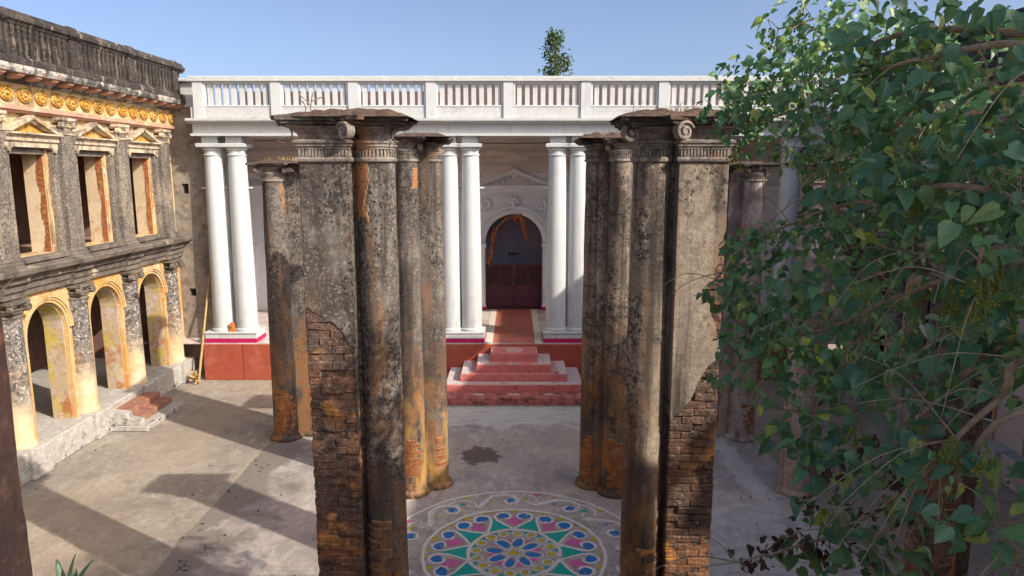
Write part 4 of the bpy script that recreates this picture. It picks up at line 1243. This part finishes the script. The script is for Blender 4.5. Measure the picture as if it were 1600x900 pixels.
for k in range(10):
    a = 2 * math.pi * k / 10
    # heart of two inward curls
    for s in (-1, 1):
        curl = [(s * .012, .02), (s * .13, .14), (s * .245, .27), (s * .285, .38), (s * .25, .47), (s * .17, .515), (s * .085, .48), (s * .045, .40), (s * .075, .33), (s * .14, .32)]
        ribbon(wl, loc(.64, a, curl), .036, Zw + .0008)
        flat(bl, loc(.64, a, oval(s * .165, .405, .098, .080)), Zc + .0006)
        flat(ye, loc(.64, a, [(s * .31, .47), (s * .335, .575), (s * .22, .575)]), Zc)
    flat(pk, loc(.64, a, [(0, .10), (.13, .25), (.06, .31), (0, .40), (-.06, .31), (-.13, .25)]), Zc + .0003)
    flat(ye, loc(.64, a, [(-.08, .585), (.08, .585), (0, .50)]), Zc)
    b = a + math.pi / 10
    flat(te, loc(.64, b, [(-.17, .015), (0, .03), (.17, .015), (.12, .14), (.06, .25), (0, .38), (-.06, .25), (-.12, .14)]), Zc)
    # outer scroll band
    for s in (1,):
        S = [(-.58, .02), (-.50, .20), (-.36, .42), (-.18, .52), (-.02, .48), (.07, .36), (.05, .22), (-.05, .16), (-.14, .22), (-.13, .32)]
        ribbon(wl, loc(1.27, a, S), .046, Zw + .0012)
        ribbon(fd, loc(1.27, a, [(u * .86 - .02, v * .86 + .02) for u, v in S[:7]]), .030, Zw + .0016)
        S2 = [(-.02, .48), (.14, .50), (.30, .44), (.38, .30), (.33, .18), (.24, .18), (.22, .28)]
        ribbon(wl if k % 2 else fd, loc(1.27, a, S2), .038, Zw + .0012)
        flat(bl, loc(1.27, a, oval(-.06, .29, .10, .07)), Zc)
        flat(te if k % 2 else ye, loc(1.27, a, oval(.18, .36, .06, .045)), Zc + .0003)
        flat(bl if k % 3 else ye, loc(1.27, a, oval(-.33, .27, .05, .04)), Zc)
        flat(ye if k % 2 else pk, loc(1.27, a, [(.30, .52), (.42, .54), (.38, .44)]), Zc)
        for j in range(9):
            ribbon(fd, loc(1.27, a, [(-.40 + .10 * j + .045 * math.cos(t), .10 + .13 * (j % 3) + .04 * math.sin(t)) for t in [.8 * i for i in range(6)]]), .014, Zw + .002)
wl.build('white_outline', 'chalk_white', rg); tag(fd.build('faded_outline', 'chalk_faded', rg), kind='stuff')

WOB = 0.0
# ------------------------------------------------------------------ creeper in front of the right side
LEAF_V = [(0, .05), (0, .38), (0, .70), (0, 1.0), (.20, -.04), (.40, .12), (.42, .36), (.27, .66), (-.20, -.04), (-.40, .12), (-.42, .36), (-.27, .66)]
LEAF_F = [(0, 4, 5, 1), (1, 5, 6), (1, 6, 7, 2), (2, 7, 3), (0, 1, 9, 8), (1, 10, 9), (1, 2, 11, 10), (2, 3, 11)]
def leaf_verts(fold, droop, twist):
    return [Vector((x, y, abs(x) * fold - droop * y * y + twist * x * y)) for x, y in LEAF_V]
LT = []
for _ in range(12):
    wd_ = random.uniform(.62, 1.05)
    lv_ = leaf_verts(random.uniform(.05, .7), random.uniform(.0, .6), random.uniform(-.6, .6))
    cu_ = random.uniform(-.4, .5)
    LT.append([Vector((q.x * wd_ + random.uniform(-.02, .02), q.y + random.uniform(-.025, .025), q.z + cu_ * q.x * q.x * 1.5 + random.uniform(-.03, .03))) for q in lv_])
LXY = [(x, y) for x, y in LEAF_V]
def leaf_attrs(me, n):
    for nm, k in (('lx', 0), ('ly', 1)):
        at = me.attributes.new(nm, 'FLOAT', 'POINT')
        at.data.foreach_set('value', [q[k] for q in LXY] * n)
vine = thing('leafy_creeper', (2.9, 2.95, 0), 'big dark green heart-leaved creeper hanging over the right foreground', 'creeper')
CL = [(1.81, 4.6, 6.01, 0.29, 0.35, 0.23), (1.59, 4.6, 5.75, 0.33, 0.4, 0.21), (1.43, 4.7, 5.58, 0.23, 0.35, 0.19), (1.65, 4.3, 5.53, 0.35, 0.4, 0.31), (1.82, 4.0, 5.94, 0.32, 0.4, 0.22), (1.72, 3.8, 5.62, 0.31, 0.4, 0.27), (1.86, 3.5, 5.82, 0.28, 0.4, 0.22), (1.98, 3.2, 5.82, 0.29, 0.4, 0.17), (1.84, 3.4, 5.46, 0.31, 0.4, 0.25), (1.91, 3.0, 5.5, 0.27, 0.35, 0.22), (1.80, 3.9, 5.25, 0.24, 0.4, 0.18), (1.73, 3.3, 5.17, 0.27, 0.35, 0.18), (1.8, 2.9, 5.14, 0.26, 0.3, 0.21), (1.93, 2.8, 5.27, 0.15, 0.25, 0.23), (1.50, 4.2, 4.83, 0.17, 0.35, 0.10), (1.72, 3.8, 4.94, 0.18, 0.35, 0.18), (1.43, 4.2, 4.74, 0.17, 0.3, 0.15), (1.64, 3.7, 4.66, 0.27, 0.35, 0.17), (1.32, 4.3, 4.46, 0.15, 0.25, 0.1), (1.45, 4.0, 4.51, 0.22, 0.3, 0.16), (1.39, 4.1, 4.22, 0.18, 0.3, 0.2), (1.54, 3.8, 4.26, 0.24, 0.35, 0.21), (1.86, 2.8, 4.97, 0.18, 0.25, 0.18), (1.95, 2.75, 4.8, 0.15, 0.25, 0.15), (1.96, 3.2, 4.82, 0.17, 0.3, 0.17), (1.96, 2.9, 4.64, 0.18, 0.25, 0.13), (1.73, 3.6, 5.0, 0.23, 0.3, 0.16), (1.93, 3.7, 4.42, 0.2, 0.3, 0.13), (1.75, 3.5, 4.16, 0.25, 0.3, 0.16), (1.9, 3.3, 4.19, 0.21, 0.3, 0.18), (2.03, 3.1, 4.37, 0.22, 0.3, 0.17), (2.01, 2.8, 4.5, 0.13, 0.2, 0.15), (1.30, 4.1, 3.95, 0.15, 0.2, 0.05), (1.55, 3.9, 3.98, 0.19, 0.3, 0.14), (1.66, 3.6, 3.82, 0.23, 0.3, 0.13), (1.53, 3.7, 3.74, 0.15, 0.25, 0.1), (1.77, 3.3, 3.93, 0.27, 0.3, 0.13), (1.84, 2.9, 4.0, 0.24, 0.3, 0.09), (1.98, 2.75, 3.99, 0.15, 0.25, 0.1), (1.71, 3.4, 3.65, 0.21, 0.3, 0.12), (1.83, 3.2, 3.68, 0.2, 0.3, 0.12), (1.63, 3.4, 3.41, 0.21, 0.3, 0.12), (1.76, 3.2, 3.42, 0.23, 0.3, 0.14), (1.89, 2.9, 3.76, 0.16, 0.25, 0.1), (1.55, 3.5, 3.21, 0.16, 0.25, 0.11), (1.7, 3.3, 3.22, 0.21, 0.3, 0.09), (2.06, 2.7, 3.69, 0.1, 0.2, 0.12), (1.93, 3.2, 3.32, 0.17, 0.3, 0.09)]
BACK = [(2.25, 4.6, 4.25, 0.48, 0.5, 0.46), (2.55, 4.6, 5.3, 0.5, 0.5, 0.6), (2.58, 4.2, 5.45, 0.57, 0.5, 0.61), (2.89, 4.2, 4.1, 0.38, 0.4, 0.26), (2.85, 3.9, 4.55, 0.36, 0.4, 0.30), (2.2, 4.4, 4.75, 0.34, 0.4, 0.25), (2.71, 4.0, 5.02, 0.32, 0.4, 0.43), (2.54, 4.3, 4.93, 0.35, 0.4, 0.27)]
BR = [[(3.25, 2.95, 0), (3.35, 2.9, 1.4), (3.16, 2.9, 3.12), (2.74, 2.8, 4.34), (2.4, 2.75, 5.12), (2.17, 2.8, 5.7)],
      [(2.4, 2.75, 5.12), (1.98, 2.7, 5.61), (1.87, 3.1, 5.7), (1.76, 3.7, 5.67), (1.61, 4.3, 5.53), (1.31, 4.7, 5.48)],
      [(2.17, 2.8, 5.7), (1.95, 3.5, 5.86), (1.78, 3.9, 5.86), (1.77, 4.5, 6.07), (1.67, 4.7, 6.09)],
      [(2.5, 2.76, 4.9), (2.05, 2.7, 5.05), (1.8, 2.9, 5.14), (1.75, 3.4, 5.07), (1.57, 3.9, 4.95), (1.36, 4.2, 4.76), (1.21, 4.4, 4.46)],
      [(2.74, 2.8, 4.34), (2.02, 2.72, 4.47), (1.99, 2.8, 4.29), (1.91, 2.9, 4.06), (1.82, 3.0, 3.87), (1.75, 3.2, 3.58), (1.57, 3.4, 3.36)],
      [(2.6, 2.78, 4.7), (2.08, 2.8, 4.84), (1.97, 3.1, 4.75), (1.85, 3.5, 4.56), (1.64, 3.8, 4.33), (1.39, 4.2, 4.16)],
      [(2.74, 2.8, 4.34), (2.11, 2.8, 4.56), (1.96, 3.1, 4.25), (1.8, 3.5, 3.99), (1.56, 3.9, 3.85), (1.2, 4.2, 3.9)],
      [(2.95, 2.86, 3.8), (2.11, 2.75, 4.25), (1.94, 3.0, 3.81), (1.79, 3.2, 3.48), (1.51, 3.4, 3.31), (1.2, 3.5, 3.14)],
      [(1.88, 3.2, 5.69), (1.84, 3.5, 5.41), (1.72, 3.9, 5.23), (1.51, 4.4, 5.23)],
      [(1.61, 3.7, 5.14), (1.67, 3.6, 4.97), (1.82, 3.5, 4.85), (2.0, 3.3, 4.81)],
      [(1.83, 2.75, 4.9), (1.82, 2.75, 4.78), (1.84, 2.75, 4.67)],
      [(2.95, 2.86, 3.8), (2.15, 2.7, 3.61), (2.05, 2.7, 3.69), (1.97, 2.7, 3.78)],
      [(2.5, 2.76, 4.9), (2.3, 3.4, 5.2), (2.3, 4.2, 5.3), (2.2, 4.7, 5.2)],
      [(2.95, 2.86, 3.8), (2.7, 3.6, 4.0), (2.4, 4.3, 4.1), (2.0, 4.7, 4.2)]]
def smooth_path(pts, n=6):
    pts = [Vector(p) for p in pts]
    out = []
    for i in range(len(pts) - 1):
        p0, p1, p2, p3 = pts[max(i - 1, 0)], pts[i], pts[i + 1], pts[min(i + 2, len(pts) - 1)]
        for k in range(n):
            t = k / n
            out.append(.5 * ((2 * p1) + (p2 - p0) * t + (2 * p0 - 5 * p1 + 4 * p2 - p3) * t * t + (3 * p1 - p0 - 3 * p2 + p3) * t ** 3))
    return out + [pts[-1]]
BP = []
for i, b in enumerate(BR):
    p = smooth_path(b)
    p = [q + Vector([.02 * mno.noise(q * 4 + Vector((k * 9, i, 0))) for k in range(3)]) for q in p]
    BP.append(p)
    r0 = .07 if i == 0 else (.019 if i < 8 else .009)
    rr = [r0 * (1 - .75 * k / (len(p) - 1)) for k in range(len(p))]
    MB().tube(p, rr, 8).build('trunk' if i == 0 else 'branch', 'bark' if i == 0 else 'twig_bark', vine)
allbp = [q for p in BP[1:] for q in p]
rv = random.Random(11)
leaves, tw = [], MB()
def scatter(c, n, lo, hi, back):
    cx, cy, cz, rx, ry, rz = c
    got = []
    while len(got) < n:
        u = Vector((rv.uniform(-1, 1), rv.uniform(-1, 1), rv.uniform(-1, 1)))
        if u.length > 1 or u.length < .25 * rv.random():
            continue
        p = Vector((cx + u.x * rx * 1.08, cy + u.y * ry, cz + u.z * rz * 1.08))
        if p.y < 2.35:
            continue
        nrm = Vector((rv.gauss(-.12, .45), rv.gauss(-.45, .45), rv.gauss(.55, .4)))
        if nrm.length < .1:
            continue
        nrm.normalize()
        tip = Vector((rv.gauss(-.35, .6), rv.gauss(-.2, .5), rv.gauss(-.75, .45)))
        tip = tip - nrm * tip.dot(nrm)
        if tip.length < .1:
            continue
        tip.normalize()
        sz = rv.uniform(lo, hi)
        got.append((p, nrm, tip, sz, rv.randrange(12), rv.random() ** 1.2 * (.8 if back else 1)))  # back clumps lean darker: the creeper's inner shade put into leaf colour
    for k in range(4 if not back else 8):
        q = rv.choice(got)[0]
        b0 = min(allbp, key=lambda v: (v - q).length_squared + rv.random() * .02)
        mid = (b0 + q) / 2 + Vector((rv.uniform(-.05, .05), rv.uniform(-.05, .05), rv.uniform(.0, .08)))
        tw.tube(smooth_path([b0, mid, q], 4), [.0045, .004, .0038, .0035, .003, .0028, .0025, .0022, .0018], 4)
    return got
for c in CL:
    far = c[1] > 3.75
    lo, hi = (.028, .078) if far else (.034, .118)
    dens = 8.0 if far else 7.2
    if c[2] < 4.0:
        dens *= .66
    n = int(c[3] * c[5] / ((lo + hi) / 2) ** 2 * dens) + 5
    leaves += scatter(c, n, lo, hi, False)
for c in BACK:
    leaves += scatter(c, int(c[3] * c[5] / .0064 * 6.5), .05, .11, True)
def leaf_mat(p, nrm, tip, s):
    side = tip.cross(nrm).normalized()
    return Matrix(((side.x, tip.x, nrm.x, p.x), (side.y, tip.y, nrm.y, p.y), (side.z, tip.z, nrm.z, p.z), (0, 0, 0, 1))) @ Matrix.Scale(s, 4)
def joined_leaves(recs, name, mat, parent):
    V, F, A = [], [], []
    for p, nrm, tip, s, t, var in recs:
        M_ = leaf_mat(p, nrm, tip, s)
        o = len(V)
        V += [tuple(M_ @ q) for q in LT[t]]
        A += [var] * len(LEAF_V)
        F += [tuple(i + o for i in f) for f in LEAF_F]
    me = bpy.data.meshes.new(name)
    me.from_pydata(V, [], F)
    me.polygons.foreach_set('use_smooth', [True] * len(F))
    at = me.attributes.new('var', 'FLOAT', 'POINT')
    at.data.foreach_set('value', A)
    leaf_attrs(me, len(recs))
    me.materials.append(MATS[mat])
    return link(bpy.data.objects.new(name, me), parent)
eye = Vector((0, 0, 5.2))
def score(L):
    d = L[0] - eye
    return L[3] / d.length * (.3 + abs(L[1].dot(d.normalized()))) if abs(L[0].x / L[0].y) < .70 and L[0].z > 5.2 - .56 * L[0].y else 0
leaves.sort(key=score, reverse=True)
LM = []
for t in range(12):
    me = bpy.data.meshes.new('leaf')
    me.from_pydata([tuple(v) for v in LT[t]], [], LEAF_F)
    me.polygons.foreach_set('use_smooth', [True] * len(LEAF_F))
    leaf_attrs(me, 1)
    me.materials.append(MATS['vine_leaf'])
    LM.append(me)
for L in leaves[:300]:
    M_ = leaf_mat(L[0], L[1], L[2], 1)
    piece(LM[L[4]], 'leaf', vine, L[0], M_.to_euler(), (L[3],) * 3)
tag(joined_leaves(leaves[300:], 'foliage', 'vine_leaf_mass', vine), kind='stuff')
# bare stems and loose tendrils
for k in range(90):
    b0 = rv.choice(allbp)
    while b0.z > 5.75:
        b0 = rv.choice(allbp)
    d = Vector((rv.gauss(-.5, .3), rv.gauss(.1, .3), rv.gauss(-.35, .4))).normalized()
    ln = rv.uniform(.25, .7)
    pts = smooth_path([b0, b0 + d * ln * .5 + Vector((0, 0, .05)), b0 + d * ln + Vector((0, 0, -.06))], 5)
    tw.tube(pts, [.004 * (1 - .7 * i / 10) for i in range(11)], 4)
tag(tw.build('twigs', 'twig_bark', vine), kind='stuff')
BUDS = [(1.792, 2.7, 4.757), (1.794, 2.7, 4.619), (1.903, 2.75, 4.724), (1.8, 2.9, 4.644), (1.804, 3.2, 5.292), (1.878, 3.4, 5.546), (1.646, 3.3, 3.899), (1.802, 2.8, 4.012), (1.898, 2.7, 4.001), (1.395, 4.6, 5.272), (1.486, 4.6, 5.472), (1.769, 4.6, 6.11), (1.682, 3.8, 5.16), (1.744, 3.1, 5.03)]
for c in BUDS:
    b = MB()
    c = Vector(c)
    stem = c + Vector((.03, .03, .10))
    for j in range(7):
        h_ = c + Vector((rv.gauss(0, .03), rv.gauss(0, .03), rv.gauss(-.01, .035)))
        b.tube([stem, (stem + h_) / 2 + Vector((0, 0, .012)), h_], .0022, 4)
        for q in range(7):
            b.ball(h_ + Vector((rv.gauss(0, .011), rv.gauss(0, .011), rv.gauss(0, .011))), rv.uniform(.004, .0085), 5, 3)
    o = b.build('flower_cluster', 'bud_green', vine)
    at = o.data.attributes.new('var', 'FLOAT', 'POINT')
    at.data.foreach_set('value', [.2 + .6 * ((i // 20 * 37 % 11) / 11) for i in range(len(o.data.vertices))])
DRY = [(1.234, 3.5, 3.158), (1.301, 3.5, 3.184), (1.367, 3.5, 3.22), (1.398, 3.5, 3.268), (1.475, 3.45, 3.349), (1.574, 3.4, 3.305), (1.643, 3.4, 3.252), (1.532, 3.45, 3.492), (1.735, 3.2, 3.907), (1.765, 3.1, 3.823), (1.841, 3.1, 3.633), (1.685, 3.2, 3.583), (1.564, 3.3, 3.734), (1.78, 3.0, 4.018), (1.704, 3.2, 3.35)]
dl = []
for c in DRY:
    for j in range(11):
        p = Vector(c) + Vector((rv.gauss(0, .028), rv.gauss(0, .05), rv.gauss(0, .030)))
        nrm = Vector((rv.gauss(0, 1), rv.gauss(-.6, .6), rv.gauss(0, 1))).normalized()
        tip = Vector((rv.gauss(0, .5), rv.gauss(0, .5), -1)); tip = (tip - nrm * tip.dot(nrm)).normalized()
        dl.append((p, nrm, tip, rv.uniform(.03, .06), rv.randrange(12), rv.random()))
tag(joined_leaves(dl, 'dry_leaves', 'dry_leaf', vine), kind='stuff')
MX = 1
lit = []
for k in range(260):
    x, y = rv.uniform(-7.8, 7.5), rv.uniform(7.5, 15.2)
    if rv.random() < .5:
        x, y = rv.choice([(-8.05, rv.uniform(11, 17)), (-4.6, rv.uniform(8, 15)), (rv.uniform(-7.5, -2.2), 17.2), (rv.uniform(-2, 2), 15.25), (rv.uniform(1, 5), rv.uniform(7, 12))])
        x += rv.gauss(0, .12); y += rv.gauss(0, .06)
    nrm = Vector((rv.gauss(0, .3), rv.gauss(0, .3), 1)).normalized()
    tip = Vector((rv.gauss(0, 1), rv.gauss(0, 1), 0)); tip = (tip - nrm * tip.dot(nrm)).normalized()
    lit.append((Vector((x, y, .03)), nrm, tip, rv.uniform(.02, .055), rv.randrange(12), rv.random()))
tag(joined_leaves(lit, 'leaf_litter', 'dry_leaf', None), 'scattered dry leaves and scraps lying on the courtyard floor', 'litter', kind='stuff')
# ------------------------------------------------------------------ slender tree beyond the roof
tr = thing('slender_tree', (1.8, 32, 0), 'slim feathery tree rising behind the white balustrade', 'tree')
p = smooth_path([(1.8, 32, 0), (1.75, 32, 3.5), (1.85, 32, 7.5), (1.8, 32, 10.7)], 5)
MB().tube(p, [.16 * (1 - .85 * i / (len(p) - 1)) for i in range(len(p))], 8).build('trunk', 'bark', tr)
recs = []
limbs = MB()
for k in range(150):
    z = rv.uniform(5.5, 11.0)
    t = (11.05 - z) / 5.5
    rmax = .28 + .75 * min(1, t * 2.2) * (.75 + .25 * mno.noise(Vector((z * 2.2, 0, 0))))
    a = rv.uniform(0, 6.283)
    r = rmax * rv.uniform(.35, 1) * (1 + .22 * mno.noise(Vector((math.cos(a) * 1.5, math.sin(a) * 1.5, z * 1.6))))
    c = Vector((1.8 + r * math.cos(a), 32 + r * math.sin(a), z + .2 * r))
    limbs.tube([(1.8, 32, z - .35), tuple(c)], [.02, .008], 4)
    for j in range(26):
        q = c + Vector((rv.gauss(0, .10), rv.gauss(0, .10), rv.gauss(0, .13)))
        nrm = Vector((rv.gauss(0, 1), rv.gauss(-.3, 1), rv.gauss(.4, 1))).normalized()
        tip = Vector((rv.gauss(0, .6), rv.gauss(0, .6), -.6)); tip = (tip - nrm * tip.dot(nrm)).normalized()
        recs.append((q, nrm, tip, rv.uniform(.07, .15), rv.randrange(12), rv.random()))
limbs.build('limbs', 'bark', tr)
tag(joined_leaves(recs, 'crown', 'far_leaf', tr), kind='stuff')

# ------------------------------------------------------------------ small things
tg = thing('dry_twigs', (-1.88, 6.8, 5.73), 'bare twigs sprouting from the top of the left near pillar', 'twigs')
for pts in ([(-1.90, 6.8, 5.70), (-1.885, 6.79, 5.82), (-1.86, 6.78, 5.92)], [(-1.885, 6.79, 5.80), (-1.95, 6.78, 5.87), (-1.99, 6.77, 5.91)], [(-1.885, 6.79, 5.84), (-1.82, 6.8, 5.87), (-1.77, 6.8, 5.885)], [(-1.95, 6.8, 5.71), (-1.94, 6.8, 5.79), (-1.97, 6.8, 5.85)]):
    MB().tube(smooth_path(pts, 4), .006, 5).build('twig', 'twig_bark', tg)
def tuft(label, c, sx, sy, n, h):
    t = MB()
    for k in range(n):
        b = Vector((c[0] + rv.gauss(0, sx), c[1] + rv.gauss(0, sy), c[2] - .03))
        d = Vector((rv.gauss(0, .5), rv.gauss(0, .5), 1)).normalized() * h * rv.uniform(.4, 1)
        q = Vector((rv.gauss(0, 1), rv.gauss(0, 1), 0)).normalized() * .004
        e = b + d + Vector((d.x, d.y, -.3 * h)) * .6
        t.add([b - q, b + q, (b + d) * .6 + (b) * .4 + q * .7, (b + d) * .6 + b * .4 - q * .7, e], [(0, 1, 2, 3), (3, 2, 4)])
    return tag(t.build('dry_grass_tuft', 'dry_grass'), label, 'grass', 'dry grass growing on the pillar tops', 'stuff')
tuft('dry brown grass on top of the shorter far left pillar', (-4.2, 13.6, 5.42), .22, .16, 260, .16)
tuft('dry orange-brown grass on top of the round pillar behind the right near pillar', (1.5, 11.15, 5.76), .20, .14, 260, .14)
tuft('sparse dry grass on top of the right near pillar', (1.5, 6.9, 5.76), .22, .15, 120, .16)
bp = thing('bamboo_pole', (-7.72, 17.2, 0), 'thin bamboo pole leaning in the corner beside the red plinth', 'pole')
b = MB()
p0, p1 = Vector((-7.83, 17.02, .01)), Vector((-7.74, 17.88, 2.62))
b.tube([p0 + (p1 - p0) * i / 16 for i in range(17)], [.032 - .008 * i / 16 for i in range(17)], 10)
pole = b.build('culm', 'bamboo', bp)
k_ = MB()
for i in range(1, 8):
    q = p0 + (p1 - p0) * i / 8
    dd = (p1 - p0).normalized() * .012
    k_.tube([q - dd, q, q + dd], [.029, .036, .029], 10)
k_.build('nodes', 'bamboo', bp)
rgp = thing('dry_rubbish', (-7.88, 16.95, 0), 'small heap of dry husks at the foot of the bamboo pole', 'rubbish')
hk = []
for k in range(30):
    nrm = Vector((rv.gauss(0, 1), rv.gauss(-.6, .6), rv.gauss(.3, 1))).normalized()
    tip = Vector((rv.gauss(0, .5), rv.gauss(0, .5), 1)); tip = (tip - nrm * tip.dot(nrm)).normalized()
    hk.append((Vector((-7.9 + rv.gauss(0, .04), 17.0 + rv.gauss(0, .06), rv.uniform(.02, .3))), nrm, tip, rv.uniform(.06, .14), rv.randrange(12), .5))
tag(joined_leaves(hk, 'husks', 'bamboo', rgp), kind='stuff')
pl = thing('clay_plaque', (-7.08, 17.46, 1.226), 'small arched orange clay plaque between the leftmost white columns', 'plaque')
b = MB().prism([(-7.15, 1.226), (-7.01, 1.226), (-7.01, 1.38)] + [(-7.08 + .07 * math.cos(t), 1.38 + .09 * math.sin(t)) for t in [math.pi * i / 8 for i in range(1, 8)]] + [(-7.15, 1.38)], 'y', 17.44, 17.48).build('slab', 'terracotta', pl, .01)
MB().box(-7.16, -7.0, 17.425, 17.495, 1.2265, 1.25).ball((-7.08, 17.44, 1.36), .03).build('relief', 'terracotta', pl)
def garland(label, path, dens):
    g = thing('marigold_garland', path[0], label, 'garland', 'marigold garlands in the sanctum arch')
    m, th = MB(), MB()
    pp = smooth_path(path, 10)
    th.tube(pp, .008, 4)
    for i, q in enumerate(pp):
        if dens(i / (len(pp) - 1)):
            for j in range(3):
                m.ball(q + Vector((rv.gauss(0, .028), rv.gauss(0, .02), rv.gauss(-.03, .05))), rv.uniform(.012, .026), 6, 4, 1.6)
    th.build('string', 'bamboo', g)
    tag(m.build('flowers', 'marigold', g), kind='stuff')
GY = 21.74
garland('long marigold garland drooping down the left of the sanctum arch', [(0, GY, 3.86), (-.2, GY, 3.80), (-.45, GY, 3.58), (-.62, GY, 3.3), (-.68, GY, 2.85), (-.77, GY, 2.42)], lambda t: t > .45 or int(t * 40) % 3 == 0)
garland('sparse marigold garland trailing to the right of the sanctum arch', [(0, GY, 3.86), (.2, GY, 3.84), (.30, GY, 3.55), (.38, GY, 3.25), (.55, GY, 3.05), (.88, GY, 2.88)], lambda t: t < .66 and int(t * 30) % 4 != 0)
dp = thing('spiky_plant', (-2.5, 3.6, 0), 'spiky strap-leaved plant rising beside the dark pier at lower left', 'plant')
MB().tube([(-2.5, 3.6, 0), (-2.52, 3.6, 1.5), (-2.48, 3.6, 2.85)], [.03, .025, .018], 8).build('stem', 'bark', dp)
bm_ = MB()
for k in range(16):
    a = 2.4 * k
    el = R(78 - 5.2 * k)
    ln = rv.uniform(.30, .42)
    d = Vector((math.cos(a) * math.cos(el), math.sin(a) * math.cos(el), math.sin(el)))
    q = d.cross(Vector((0, 0, 1))).normalized()
    b0 = Vector((-2.48, 3.6, 2.86 - .012 * k))
    L, Rr = [], []
    for i in range(7):
        t = i / 6
        c = b0 + d * ln * t - Vector((0, 0, .12 * t * t * ln / .4))
        wv = .020 * (math.sin(math.pi * min(.98, t * .85 + .12))) + .001
        L.append(c - q * wv + Vector((0, 0, .006))); Rr.append(c + q * wv + Vector((0, 0, .006)))
    one = MB()
    C = [(L[i] + Rr[i]) / 2 - Vector((0, 0, .008)) for i in range(7)]
    one.rings([L, C, Rr], True, False, False, False)
    one.build('blade', 'blade_leaf', dp)
